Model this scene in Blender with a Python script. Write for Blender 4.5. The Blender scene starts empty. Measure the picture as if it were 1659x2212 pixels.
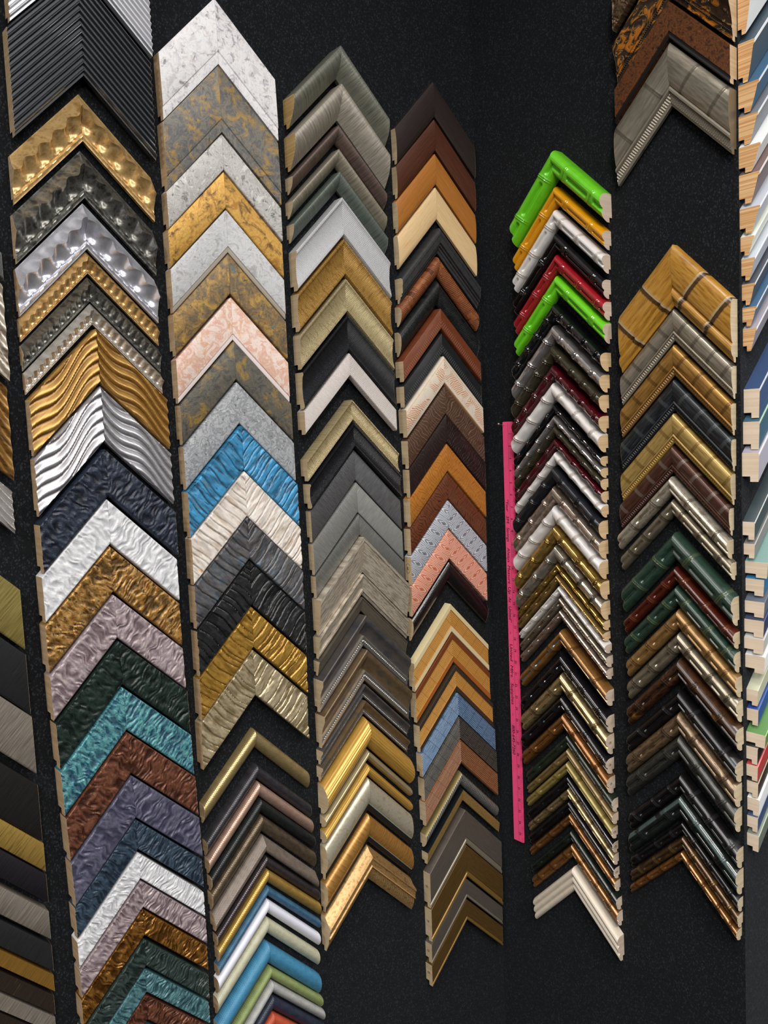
import bpy, bmesh, math, random
import numpy as np
from mathutils import Matrix, Vector

C = bpy.context.scene.collection
SC = bpy.context.scene
rng = random.Random(7)

# ------------------------------------------------------------------ camera
EYE = 1.6                                   # eye height above the floor, metres
RCAM = ((0.99889676, 0.04696017, 0.0), (-0.04676384, 0.99472047, -0.09134731), (-0.00428969, 0.09124653, 0.99581909))
cam_d = bpy.data.cameras.new('camera'); cam = bpy.data.objects.new('camera', cam_d); C.objects.link(cam)
cam_d.sensor_fit = 'VERTICAL'; cam_d.sensor_height = 24.0; cam_d.lens = 1845.8 / 2212 * 24.0
cam_d.clip_start = 0.05; cam_d.clip_end = 50
def b3(v): return Vector((v[0], v[2], v[1]))           # x right, y up, z forward  ->  Blender axes
cr = b3([r[0] for r in RCAM]); cu = b3([r[1] for r in RCAM]); cf = b3([r[2] for r in RCAM])
M = Matrix.Identity(4)
for i in range(3):
    M[i][0] = cr[i]; M[i][1] = cu[i]; M[i][2] = -cf[i]
M[2][3] = EYE
cam.matrix_world = M
SC.camera = cam
SC.view_settings.view_transform = 'Standard'; SC.view_settings.look = 'None'
SC.view_settings.gamma = 1.0; SC.view_settings.exposure = 0.0; SC.view_settings.use_curve_mapping = False

# ------------------------------------------------------------------ shop light: soft room glow + ceiling fixtures
world = bpy.data.worlds.new('shop_interior'); SC.world = world; world.use_nodes = True
wn = world.node_tree.nodes; wl = world.node_tree.links; wn.clear()
wo = wn.new('ShaderNodeOutputWorld'); wb = wn.new('ShaderNodeBackground'); wt = wn.new('ShaderNodeTexCoord')
ws = wn.new('ShaderNodeSeparateXYZ'); wm = wn.new('ShaderNodeMapRange'); wr = wn.new('ShaderNodeValToRGB')
wl.new(wt.outputs['Generated'], ws.inputs[0]); wl.new(ws.outputs['Z'], wm.inputs['Value'])
wm.inputs['From Min'].default_value = -1; wm.inputs['From Max'].default_value = 1
wl.new(wm.outputs[0], wr.inputs[0])
els = wr.color_ramp.elements
els[0].position = 0.15; els[0].color = (0.035, 0.030, 0.026, 1)
els[1].position = 0.95; els[1].color = (0.62, 0.62, 0.62, 1)
e = els.new(0.48); e.color = (0.16, 0.15, 0.145, 1)
e = els.new(0.62); e.color = (0.42, 0.42, 0.43, 1)
wl.new(wr.outputs[0], wb.inputs['Color']); wb.inputs['Strength'].default_value = 0.6
wl.new(wb.outputs[0], wo.inputs[0])

def ceiling_lamp(name, x, y, z, sx, sy, power, col=(1, 0.97, 0.93), aim=None):
    d = bpy.data.lights.new(name, 'AREA'); d.shape = 'RECTANGLE'; d.size = sx; d.size_y = sy; d.energy = power; d.color = col
    o = bpy.data.objects.new(name, d); C.objects.link(o); o.location = (x, y, z)
    if aim is not None:
        o.rotation_euler = (Vector(aim) - Vector((x, y, z))).to_track_quat('-Z', 'Y').to_euler()
    return o
ceiling_lamp('ceiling_lamp', 0.15, -1.5, 2.95, 0.35, 1.2, 85)
ceiling_lamp('ceiling_lamp', 1.45, -1.1, 2.95, 0.35, 1.2, 60)
ceiling_lamp('ceiling_lamp', -1.3, -1.2, 2.95, 0.35, 1.2, 50)
ceiling_lamp('ceiling_lamp', 0.35, 0.2, 2.95, 0.35, 1.2, 22)
ceiling_lamp('ceiling_lamp', 2.2, 0.7, 2.95, 0.35, 1.2, 34, (0.95, 0.98, 1.0))

# ------------------------------------------------------------------ materials
def lin(h, a=1.0):
    v = [int(h[i:i + 2], 16) / 255 for i in (0, 2, 4)]
    return tuple(((c / 12.92) if c <= 0.04045 else ((c + 0.055) / 1.055) ** 2.4) for c in v) + (a,)

class Net:
    def __init__(s, name):
        s.mat = bpy.data.materials.new(name); s.mat.use_nodes = True
        s.n = s.mat.node_tree.nodes; s.l = s.mat.node_tree.links; s.n.clear()
        s.out = s.n.new('ShaderNodeOutputMaterial'); s.b = s.n.new('ShaderNodeBsdfPrincipled')
        s.l.new(s.b.outputs[0], s.out.inputs[0])
    def put(s, sock, v):
        if hasattr(v, 'node'): s.l.new(v, sock)
        else: sock.default_value = v
    def m(s, op, a, b=0.0, c=0.0):
        nd = s.n.new('ShaderNodeMath'); nd.operation = op
        s.put(nd.inputs[0], a); s.put(nd.inputs[1], b)
        if op in ('SMOOTHSTEP', 'MULTIPLY_ADD', 'COMPARE', 'SMOOTH_MIN'): s.put(nd.inputs[2], c)
        return nd.outputs[0]
    def ss(s, v, lo, hi):
        nd = s.n.new('ShaderNodeMapRange'); nd.interpolation_type = 'SMOOTHSTEP'
        s.put(nd.inputs['Value'], v); nd.inputs['From Min'].default_value = lo; nd.inputs['From Max'].default_value = hi
        return nd.outputs[0]
    def vec(s, x, y, z=0.0):
        nd = s.n.new('ShaderNodeCombineXYZ'); s.put(nd.inputs[0], x); s.put(nd.inputs[1], y); s.put(nd.inputs[2], z)
        return nd.outputs[0]
    def noise(s, v, detail=3.0, rough=0.55, dist=0.0, scale=1.0):
        nd = s.n.new('ShaderNodeTexNoise'); s.l.new(v, nd.inputs['Vector'])
        nd.inputs['Scale'].default_value = scale; nd.inputs['Detail'].default_value = detail
        nd.inputs['Roughness'].default_value = rough; nd.inputs['Distortion'].default_value = dist
        return nd.outputs[0]
    def ramp(s, f, cols, lo=0.35, hi=0.65):
        nd = s.n.new('ShaderNodeValToRGB'); s.l.new(f, nd.inputs[0]); r = nd.color_ramp.elements
        k = len(cols)
        r[0].position = lo; r[0].color = lin(cols[0]); r[1].position = hi; r[1].color = lin(cols[-1])
        for i in range(1, k - 1):
            q = r.new(lo + (hi - lo) * i / (k - 1)); q.color = lin(cols[i])
        return nd.outputs[0]
    def mix(s, f, a, b):
        nd = s.n.new('ShaderNodeMix'); nd.data_type = 'RGBA'
        s.put(nd.inputs[0], f); s.put(nd.inputs[6], a); s.put(nd.inputs[7], b)
        return nd.outputs[2]
    def uv(s, name):
        nd = s.n.new('ShaderNodeUVMap'); nd.uv_map = name
        sp = s.n.new('ShaderNodeSeparateXYZ'); s.l.new(nd.outputs[0], sp.inputs[0])
        return sp.outputs[0], sp.outputs[1]

SPEC = {}
def dull(h, f=0.2):
    v = [int(h[i:i + 2], 16) for i in (0, 2, 4)]; g = sum(v) / 3
    return ''.join('%02X' % int(round(c + (g - c) * f)) for c in v)
def F(key, *cols, n=(1.5, 1.5, 4, 0.0), lo=0.36, hi=0.64, metal=0.0, rough=0.5, coat=0.0, patch=None, pat=None, bump=None, sine=None, node=None, spec=0.5, groove=None, scorch=None):
    if metal > .2: cols = [dull(c_) for c_ in cols]
    SPEC[key] = dict(cols=cols, n=n, lo=lo, hi=hi, metal=metal, rough=rough, coat=coat, patch=patch, pat=pat, bump=bump, sine=sine, node=node, spec=spec, groove=groove, scorch=scorch)
MATS = {}
def mat(key):
    if key in MATS: return MATS[key]
    d = SPEC[key]; N = Net(key)
    x, s = N.uv('UV'); k, q = N.uv('NUV')
    def sv(fx, fs, z=0.0): return N.vec(N.m('MULTIPLY', x, fx), N.m('MULTIPLY', s, fs), z)
    cols = d['cols']
    if len(cols) > 1:
        fx, fs, det, dis = d['n']
        col = N.ramp(N.noise(sv(fx, fs), det, 0.6, dis), cols, d['lo'], d['hi'])
    else:
        col = lin(cols[0])
    if d['patch']:
        for (hx, fx, fs, lo, hi) in d['patch']:
            col = N.mix(N.ss(N.noise(sv(fx, fs, 7.3), 7.0, 0.7, 0.6), lo, hi), col, lin(hx))
    height = None
    def addh(hv):
        nonlocal height
        height = hv if height is None else N.m('ADD', height, hv)
    for sn in d['sine'] or []:
        dr, fr, amp, hx, mx = sn
        ph = {'x': x, 's': s, 'd': N.m('ADD', x, s), 'e': N.m('SUBTRACT', x, s)}[dr]
        w = N.m('SINE', N.m('MULTIPLY', ph, fr * 6.28318))
        addh(N.m('MULTIPLY', w, amp))
        if hx: col = N.mix(N.m('MULTIPLY', N.ss(w, 0.1, -0.8), mx), col, lin(hx))
    for bp in d['bump'] or []:
        fx, fs, amp, det = bp
        addh(N.m('MULTIPLY', N.noise(sv(fx, fs, 3.1), det, 0.6), amp))
    p = d['pat']
    if p:
        kind = p[0]
        if kind == 'swirl':
            _, hx, f, A, width, mx, dep = p
            ph = N.m('ADD', N.m('MULTIPLY', x, f), N.m('MULTIPLY', N.noise(sv(0.42, 0.42, 1.7), 1.0, 0.4), A))
            w = N.m('MULTIPLY', N.ss(N.m('SINE', N.m('MULTIPLY', ph, 6.28318)), 1 - width, 1.0), N.ss(N.noise(sv(0.8, 0.8, 9.0), 1.0), 0.3, 0.5))
            col = N.mix(N.m('MULTIPLY', w, mx), col, lin(hx)); addh(N.m('MULTIPLY', w, dep))
        elif kind == 'feather':
            _, hx, hx2, per = p
            X = N.m('SUBTRACT', N.m('FRACT', N.m('DIVIDE', N.m('ADD', x, N.m('MULTIPLY', s, 0.25)), per)), 0.5)
            Y = N.m('SUBTRACT', q, 0.42)
            r = N.m('SQRT', N.m('ADD', N.m('POWER', N.m('MULTIPLY', N.m('ABSOLUTE', X), 2.3), 2.0), N.m('POWER', N.m('MULTIPLY', N.m('ABSOLUTE', Y), 1.25), 2.0)))
            ring = N.m('SINE', N.m('ADD', N.m('MULTIPLY', r, 24.0), N.m('MULTIPLY', N.noise(sv(1.2, 1.2), 2.0), 5.0)))
            f1 = N.m('MULTIPLY', N.ss(ring, -0.1, 0.35), N.ss(r, 0.3, 0.36))
            core = N.ss(r, 0.34, 0.28)
            stem = N.m('MULTIPLY', core, N.ss(N.m('ABSOLUTE', N.m('SUBTRACT', N.m('ABSOLUTE', X), N.m('MULTIPLY', N.m('ADD', Y, 0.16), 0.5))), 0.05, 0.02))
            col = N.mix(core, col, lin(hx2)); col = N.mix(N.m('MULTIPLY', N.m('MAXIMUM', f1, stem), 0.8), col, lin(hx))
            addh(N.m('MULTIPLY', f1, 0.02))
        elif kind == 'tribal':
            _, hx, mx = p
            vo = N.n.new('ShaderNodeTexVoronoi'); vo.distance = 'CHEBYCHEV'; N.l.new(sv(0.75, 0.75), vo.inputs['Vector']); vo.inputs['Scale'].default_value = 1.0
            vo.inputs['Randomness'].default_value = 0.6
            sp = N.n.new('ShaderNodeSeparateXYZ'); N.l.new(vo.outputs['Color'], sp.inputs[0])
            sel = N.m('GREATER_THAN', sp.outputs[0], 0.5)
            ring = N.m('SINE', N.m('MULTIPLY', vo.outputs['Distance'], 34.0))
            bar = N.m('SINE', N.m('MULTIPLY', N.m('ADD', x, N.m('MULTIPLY', s, 0.25)), 17.0))
            w = N.ss(N.m('ADD', N.m('MULTIPLY', ring, sel), N.m('MULTIPLY', bar, N.m('SUBTRACT', 1.0, sel))), 0.35, 0.75)
            col = N.mix(N.m('MULTIPLY', w, mx), col, lin(hx)); addh(N.m('MULTIPLY', w, -0.03))
        elif kind == 'dash':
            _, hx, per, q0, q1, mx = p
            f = N.m('FRACT', N.m('DIVIDE', x, per))
            w = N.m('MULTIPLY', N.m('LESS_THAN', f, 0.36), N.m('MULTIPLY', N.m('GREATER_THAN', q, q0), N.m('LESS_THAN', q, q1)))
            col = N.mix(N.m('MULTIPLY', w, mx), col, lin(hx)); addh(N.m('MULTIPLY', w, -0.06))
        elif kind == 'strokes':
            _, hx = p
            ph = N.m('ADD', N.m('MULTIPLY', N.m('ADD', x, N.m('MULTIPLY', s, 0.5)), 2.3), N.m('MULTIPLY', N.noise(sv(0.5, 0.8, 4.0), 1.0), 3.0))
            w = N.m('MULTIPLY', N.ss(N.m('SINE', N.m('MULTIPLY', ph, 6.28318)), 0.0, 0.6), N.ss(N.noise(sv(0.45, 0.3, 2.0), 1.0), 0.44, 0.52))
            w = N.m('MULTIPLY', w, N.m('MULTIPLY', N.ss(q, 0.16, 0.26), N.ss(q, 0.9, 0.78)))
            col = N.mix(N.m('MULTIPLY', w, 0.9), col, lin(hx))
            ed = N.m('MULTIPLY', N.m('GREATER_THAN', q, 0.11), N.m('LESS_THAN', q, 0.135))
            ed = N.m('ADD', ed, N.m('GREATER_THAN', q, 0.965))
            col = N.mix(N.m('MULTIPLY', ed, 0.7), col, lin('C98A3C'))
        elif kind == 'cross':
            _, hx, per, wd, mx = p
            w = N.m('LESS_THAN', N.m('FRACT', N.m('ADD', N.m('DIVIDE', x, per), N.m('MULTIPLY', N.noise(sv(0.2, 2.0), 1.0), 0.02))), wd)
            col = N.mix(N.m('MULTIPLY', w, mx), col, lin(hx)); addh(N.m('MULTIPLY', w, -0.04))
        elif kind == 'band':
            _, hx, q0, q1, mx = p
            w = N.m('MULTIPLY', N.ss(q, q0 - .02, q0 + .02), N.ss(q, q1 + .02, q1 - .02))
            w = N.m('MULTIPLY', w, N.ss(N.noise(sv(.3, .3, 5.0), 1.0), .38, .46))
            col = N.mix(N.m('MULTIPLY', w, mx), col, lin(hx))
        elif kind == 'herring':
            _, hx, f = p
            w = N.ss(N.m('SINE', N.m('MULTIPLY', N.m('ADD', x, N.m('MULTIPLY', N.m('ABSOLUTE', N.m('SUBTRACT', q, 0.6)), 1.2)), f * 6.28318)), -0.2, 0.4)
            col = N.mix(N.m('MULTIPLY', w, 0.75), col, lin(hx)); addh(N.m('MULTIPLY', w, 0.03))
        elif kind == 'scroll':
            _, hx, hx2 = p
            nz = N.noise(sv(0.35, 0.6, 2.0), 1.5, 0.5, 1.2)
            col = N.mix(N.m('MULTIPLY', N.ss(nz, 0.57, 0.61), 0.85), col, lin(hx))
            ln = N.ss(N.m('ABSOLUTE', N.m('SUBTRACT', nz, 0.55)), 0.02, 0.006)
            col = N.mix(N.m('MULTIPLY', ln, 0.8), col, lin(hx2)); addh(N.m('MULTIPLY', ln, 0.06)); addh(N.m('MULTIPLY', nz, 0.25))
    if d['scorch']:
        at = N.n.new('ShaderNodeAttribute'); at.attribute_name = 'scorch'
        w = N.m('MULTIPLY', N.ss(N.m('ADD', at.outputs['Fac'], N.m('MULTIPLY', N.noise(sv(1.0, 4.0), 3.0), 0.9)), 0.7, 1.2), 0.9)
        col = N.mix(w, col, lin(d['scorch']))
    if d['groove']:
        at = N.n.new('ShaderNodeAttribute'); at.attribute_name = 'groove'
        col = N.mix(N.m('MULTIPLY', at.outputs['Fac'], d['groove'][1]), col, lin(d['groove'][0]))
    if d['node']:
        hx, mx = d['node']
        at = N.n.new('ShaderNodeAttribute'); at.attribute_name = 'joint'
        w = N.m('MULTIPLY', N.ss(N.m('ADD', at.outputs['Fac'], N.m('MULTIPLY', N.noise(sv(1.5, 2.5), 2.0), 0.35)), 0.55, 1.0), mx)
        col = N.mix(w, col, lin(hx))
    N.put(N.b.inputs['Base Color'], col)
    N.b.inputs['Metallic'].default_value = d['metal']; N.b.inputs['Roughness'].default_value = d['rough']
    N.b.inputs['Coat Weight'].default_value = d['coat']; N.b.inputs['Coat Roughness'].default_value = 0.05
    N.b.inputs['Specular IOR Level'].default_value = d['spec']
    if height is not None:
        bn = N.n.new('ShaderNodeBump'); bn.inputs['Strength'].default_value = 1.0; bn.inputs['Distance'].default_value = 0.01
        N.l.new(height, bn.inputs['Height']); N.l.new(bn.outputs[0], N.b.inputs['Normal'])
    MATS[key] = N.mat
    return N.mat
G = dict
# --- metal leaf, carved and brushed
F('ribsilver', 'C4C4CA', metal=.5, rough=.3)
F('ribblack', '2E3034', '222428', n=(.3, 3, 2, 0), metal=.15, rough=.33, coat=.2)
F('goldleaf', 'C4974E', 'DCB06A', 'B48240', n=(.7, .9, 4, 0), metal=.5, rough=.3, patch=[('8A5A1E', 1.2, 1.2, .58, .75)])
F('pewter', '56544E', '78766F', '403E3A', n=(.8, .8, 4, 0), metal=.7, rough=.32)
F('silverleaf', 'C9CAD2', 'B4B4BE', n=(.8, .8, 3, 0), metal=.6, rough=.26)
F('silverwarm', 'D2CDC6', 'B9AFA2', n=(.8, .8, 3, 0), metal=.6, rough=.28)
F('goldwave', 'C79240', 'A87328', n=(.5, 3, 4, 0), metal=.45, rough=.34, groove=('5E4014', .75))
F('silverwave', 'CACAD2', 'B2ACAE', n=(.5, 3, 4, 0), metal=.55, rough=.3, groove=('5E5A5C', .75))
# --- rippled
def RP(key, *c, metal=.25, rough=.38, **k): F(key, *c, n=(1.6, .8, 5, .4), metal=metal, rough=rough, bump=[(6, 3, .05, 4)], **k)
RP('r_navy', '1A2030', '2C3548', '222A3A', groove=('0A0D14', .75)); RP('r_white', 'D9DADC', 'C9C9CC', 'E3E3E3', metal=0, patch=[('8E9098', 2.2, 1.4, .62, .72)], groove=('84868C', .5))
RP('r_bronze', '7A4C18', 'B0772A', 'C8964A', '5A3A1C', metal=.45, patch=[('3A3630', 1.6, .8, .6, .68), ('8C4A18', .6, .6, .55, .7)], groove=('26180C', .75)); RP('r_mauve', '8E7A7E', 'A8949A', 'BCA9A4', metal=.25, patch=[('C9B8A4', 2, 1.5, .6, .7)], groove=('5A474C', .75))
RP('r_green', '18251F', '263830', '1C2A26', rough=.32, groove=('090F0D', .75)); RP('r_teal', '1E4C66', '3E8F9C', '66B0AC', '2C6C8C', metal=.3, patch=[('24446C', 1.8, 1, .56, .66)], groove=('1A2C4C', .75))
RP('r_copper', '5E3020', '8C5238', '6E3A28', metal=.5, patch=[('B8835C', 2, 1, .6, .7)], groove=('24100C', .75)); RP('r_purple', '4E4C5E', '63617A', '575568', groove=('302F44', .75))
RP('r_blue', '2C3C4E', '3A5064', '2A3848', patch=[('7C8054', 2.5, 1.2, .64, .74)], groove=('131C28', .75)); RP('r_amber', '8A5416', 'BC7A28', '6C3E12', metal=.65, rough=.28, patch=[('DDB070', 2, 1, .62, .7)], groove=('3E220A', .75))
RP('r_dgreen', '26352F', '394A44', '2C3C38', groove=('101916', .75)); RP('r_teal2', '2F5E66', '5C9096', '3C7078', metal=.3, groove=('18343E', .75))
# --- stone and leaf finishes
def ST(key, *c, **k):
    k.setdefault('rough', .42); F(key, *c, n=(.55, .55, 9, 1.2), bump=[(9, 9, .03, 4), (2.2, 2.2, .06, 5)], **k)
ST('k_white', 'C9C6C8', 'DCDADC', 'E6E4E4', 'CFC8C8', patch=[('8E868C', .8, .8, .52, .68)])
ST('k_goldgrey', '5E5A54', '7A7468', '55565A', '6E6A62', patch=[('A8843A', .4, .4, .48, .66), ('37393C', .6, .6, .56, .7)])
ST('k_greywhite', '8A8682', 'C4C2BE', 'A8A49E', 'D2D0CC', patch=[('5E5A56', 1.2, 1.2, .57, .66)])
ST('k_gold', 'C8892A', 'E0A63E', 'B87A24', metal=.35, patch=[('6A4E2C', .4, .6, .5, .66)])
ST('k_silver', 'B4B2B2', 'CBCBCC', 'A6A4A4', patch=[('7E7A78', 2, 2, .6, .68)])
ST('k_brown', '6A5438', '8A6C3E', '5C5242', '75603C', patch=[('B08A3C', .45, .45, .48, .64), ('5F6C6C', .25, .5, .58, .66), ('3A3028', .9, .9, .56, .7)])
ST('k_pink', 'E0C2B4', 'EAD8CE', 'D9A890', 'E6D4CC', lo=.3, hi=.7, patch=[('DDAA72', .5, .5, .58, .68), ('CF9482', 1.4, 1.4, .62, .7)])
ST('k_dark', '45423C', '5C584E', '3C3B38', patch=[('8C7034', .4, .4, .5, .66)])
ST('k_ash', '8E9094', 'A6A8AA', '7C7E82', 'B2B4B4', patch=[('56585C', 1.4, 1.4, .56, .66)])
F('lip_taupe', 'A09688', rough=.45); F('lip_white', 'DDD0CC', rough=.4)
def PL(key, *c, metal=.15, rough=.36, **k): F(key, *c, n=(1.1, .25, 5, .3), metal=metal, rough=rough, bump=[(5, 1.5, .05, 4)], **k)
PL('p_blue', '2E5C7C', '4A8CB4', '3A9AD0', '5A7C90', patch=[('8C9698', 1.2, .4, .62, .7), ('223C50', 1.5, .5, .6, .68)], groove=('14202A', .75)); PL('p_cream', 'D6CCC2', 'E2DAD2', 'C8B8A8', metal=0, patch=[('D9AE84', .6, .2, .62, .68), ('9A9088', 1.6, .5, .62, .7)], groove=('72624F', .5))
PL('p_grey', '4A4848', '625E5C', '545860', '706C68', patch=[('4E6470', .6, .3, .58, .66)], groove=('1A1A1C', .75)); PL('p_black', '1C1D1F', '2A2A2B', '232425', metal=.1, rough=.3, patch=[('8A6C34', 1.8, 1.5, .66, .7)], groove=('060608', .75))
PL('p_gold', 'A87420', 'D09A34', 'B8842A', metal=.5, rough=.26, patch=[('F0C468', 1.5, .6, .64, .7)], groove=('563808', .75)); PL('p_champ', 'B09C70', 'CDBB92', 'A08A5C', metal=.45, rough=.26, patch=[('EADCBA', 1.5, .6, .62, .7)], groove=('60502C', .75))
# --- rounded leather-look
def LE(key, *c, metal=.3, rough=.36, amp=.006, **k): F(key, *c, n=(.8, 1.5, 3, 0), metal=metal, rough=rough, sine=[('d', 3.2, amp, None, 0), ('e', 3.2, amp, None, 0)], **k)
LE('l_gold', 'B89A5A', 'C8AC70', metal=.7, rough=.3); LE('l_pewter', '3E3C40', '4C4A50', metal=.6); LE('l_copper', 'B88E76', 'C8A08A', metal=.55); LE('l_black', '1E1F20', '282A2B', metal=.2)
LE('l_bronze', '5E4E3C', '75634C', metal=.6); LE('l_taupe', '6E6258', '7E7268', metal=.2, rough=.45); LE('l_brown', '48404A', '5A4E4C', metal=.65, rough=.28); LE('l_ygold', 'C8963C', 'D8A84A', metal=.6)
LE('l_blue', '2F546E', '3A6480', metal=0, rough=.5); LE('l_white', 'D8D8E4', 'DEDEE6', metal=0, rough=.4, amp=.002); LE('l_sage', 'ACAA90', 'BAB8A0', metal=0, rough=.5); LE('l_teal', '3C7A9C', '4686A8', metal=0, rough=.5)
LE('l_olive', '7C8A54', '8A9660', metal=0, rough=.55); LE('l_grey', '9A9A98', 'AAAAA6', metal=0, rough=.55); LE('l_navy', '262A38', '303444', metal=0, rough=.4); LE('l_red', 'B04A30', 'BC5438', metal=0, rough=.5)
# --- cross brushed
def BR(key, *c, metal=.35, rough=.36, dk='2A2A26', mx=.25, **k): F(key, *c, n=(4.5, .3, 4, 0), lo=.3, hi=.7, metal=metal, rough=rough, bump=[(9, .4, .02, 2)], **k)
BR('w_olive', '565648', '727264', '8A8470'); BR('w_taupe', '7C7266', '9E9484', 'BAAE9C'); BR('w_copper', '4A3A34', '64504A', '7A604C'); BR('w_champ', '6E6656', '8E8470', 'A49A86'); BR('w_green', '49514A', '5E6860', '70766A')
def XR(key, *c, metal=.4, rough=.32, dk='2A2018', mx=.7, amp=.045): F(key, *c, n=(2, .5, 3, 0), metal=metal, rough=rough, sine=[('x', 4.2, amp, dk, mx)], bump=[(3, .4, .04, 2)])
XR('x_white', 'E2E2E4', 'DCDCDE', metal=0, dk='909094', mx=.8); XR('x_gold', 'CC9038', 'E0A848', 'B07E30', dk='6A4618'); XR('x_champ', 'D6BE86', 'E2CC98', 'C4AC72', dk='7A6A44'); XR('x_black', '222326', '2A2B2F', metal=.2, dk='121214'); XR('x_cream', 'E2D8D4', 'DCD2CC', metal=0, dk='B8AAA2', mx=.35)
def FI(key, *c): F(key, *c, n=(6, .5, 3, 0), metal=.5, rough=.38, sine=[('x', 4.6, .012, '303030', .3)], bump=[(8, .6, .02, 2)])
FI('f_dark', '5A5A5C', '727274'); FI('f_light', '92948E', 'A4A6A0'); FI('f_mid', '70726C', '82847C')
F('d_wood', '7A6A58', 'A09280', 'C8BCA8', '86745F', n=(.35, 5, 5, .2), metal=.35, rough=.34, bump=[(.8, 9, .02, 3)]); F('d_dark', '5A5246', '6C6254', n=(.35, 5, 5, .2), metal=.35, rough=.36)
F('b_blue', '4A4A50', '5E5854', '6A5C52', n=(.3, .5, 3, 0), metal=.45, rough=.34); F('b_brown', '6A543A', '7E6442', '58524A', n=(.3, .5, 3, 0), metal=.45, rough=.34)
F('leadsilver', 'C6C2BA', metal=.85, rough=.25); F('silver', 'C8C6C2', metal=.85, rough=.22); F('ebonybead', '24201E', metal=.2, rough=.25)
F('y_yellow', 'C8902E', 'D8A23C', n=(.3, 4, 3, 0), metal=.35, rough=.32); F('y_champ', 'A89468', 'B8A67C', n=(.3, 4, 3, 0), metal=.45, rough=.33)
F('y_speck', 'A89C80', 'C0B69A', 'B4AA94', n=(1.2, 1.2, 5, 0), metal=.45, rough=.36, patch=[('E2D6A8', 7, 7, .62, .7)]); F('y_amber', 'A06A24', 'B87C30', 'C08A3C', n=(4, .5, 4, 0), metal=.45, rough=.36, patch=[('DDA85A', 8, 4, .66, .72)])
F('blacklip', '1F1C1C', rough=.3, coat=.3); F('mint', 'A8B8A4', rough=.4); F('y_orn', 'B08244', 'C8985A', '9A7038', n=(1, 2, 3, 0), metal=.5, rough=.34)
# --- stained wood and patterned
def WD(key, *c, **k): F(key, *c, n=(.18, 4.5, 4, .3), rough=.36, coat=.15, **k)
WD('s_espresso', '2C2422', '352B28'); WD('s_mahog', '4C2A1E', '5C3526'); WD('s_honey', 'A8692C', 'B87838'); WD('s_maple', 'E2BE88', 'EACB9C', 'DDB47C')
F('t_slate', '2A2A2C', '343436', n=(1.2, 1.2, 5, 0), rough=.55, bump=[(.5, .5, .08, 2)]); F('t_tan', '8C5030', '9C5E38', n=(1, 1, 3, 0), rough=.45, pat=('tribal', '4A2414', .85)); F('t_black', '1A1B1D', '232427', n=(1, 1, 3, 0), rough=.36, pat=('tribal', '0C0C0D', .8))
F('t_brown', '6A3620', '7C4228', n=(.4, 4, 4, 0), rough=.35, coat=.3, pat=('dash', '9A7468', .5, .52, .9, .5)); F('t_dash', '1F2022', '26272A', n=(.4, 4, 4, 0), rough=.38, pat=('dash', '585A5C', .5, .55, .92, .6))  # t_brown dashes tinted pale: light on the carved dents put into the colour
F('t_ivory', 'DACDB4', 'E2D6C4', 'DCCBC0', n=(1, 1, 4, 0), rough=.45, pat=('strokes', 'C87A44'))
F('u_brown', '4A3428', '5A4032', n=(.4, 2, 4, 0), rough=.38, pat=('swirl', '8A7A6A', 1.6, 4.0, .16, .8, .02)); F('u_esp', '211917', '2A1F1C', n=(.4, 2, 4, 0), rough=.34, pat=('swirl', '4A403A', 1.6, 4.0, .12, .6, -.02))
F('u_honey', 'A86828', 'B87830', n=(.4, 2, 4, 0), rough=.34, pat=('swirl', '7E4A1C', 1.6, 4.0, .16, .7, -.03)); F('u_red', '5E3420', '703E26', n=(.4, 2, 4, 0), rough=.36, pat=('swirl', '25120C', 1.7, 4.5, .24, .9, -.03))
F('u_silver', '8C8C96', '96969E', n=(1, 1, 3, 0), rough=.4, pat=('feather', 'D8E2EA', '75737B', 2.6)); F('u_coral', 'CC7C60', 'D4866C', n=(1, 1, 3, 0), rough=.42, pat=('feather', 'F0C4B2', 'BE684A', 2.6))
F('u_gloss', '0E0C0D', '151214', n=(2, 2, 4, 0), rough=.12, coat=.8, bump=[(4, 4, .1, 3)])
F('v_cane', 'B8843C', 'C8944A', n=(.25, 6, 4, 0), rough=.42, sine=[('s', 2.94, .0, '8A5A22', .55)], pat=('cross', '8A5C28', 3.4, .035, .55)); F('v_blue', '5E7C9E', '7894B4', '4A6484', n=(.5, 5, 4, 0), rough=.42, sine=[('s', 2.94, 0, '2A3A50', .7)], pat=('cross', '34465E', 2.7, .04, .7))
F('v_black', '46443F', '57524C', '37332F', n=(.5, 5, 4, 0), rough=.42, sine=[('s', 2.94, 0, '17130F', .7)], pat=('cross', '1C1814', 2.4, .045, .8)); F('v_brown', '8A5C3E', 'A06E4C', n=(.5, 5, 4, 0), rough=.4, sine=[('s', 2.94, 0, '3A2010', .65)], pat=('cross', '5A321A', 2.7, .03, .5))
F('band_cream', 'D2C298', rough=.5); F('band_rust', '6E3A1C', rough=.4); F('band_rust2', '9A5A26', rough=.4); F('band_ebony', '33291F', '3C3226', n=(3, 3, 3, 0), rough=.4); F('band_black', '14171A', rough=.3); F('band_gold', '9C8648', metal=.5, rough=.35)
F('v_herring', '8A8A84', '9A9A92', n=(1, 1, 2, 0), metal=.4, rough=.38, pat=('herring', '3C3C3C', 1.9)); F('v_goldtop', 'A07C3A', 'B08C48', '8A6A30', n=(3, 3, 4, 0), metal=.45, rough=.38)
F('v_taupe', '5A5048', '665C52', n=(.3, 6, 3, 0), metal=.3, rough=.42); F('v_bronze', '5E4218', '6E4E20', n=(.3, 6, 3, 0), metal=.35, rough=.4); F('silverlip', '8E8470', metal=.4, rough=.34); F('goldlip', '96702E', metal=.4, rough=.34); F('ebonylip', '161312', rough=.4)
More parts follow.
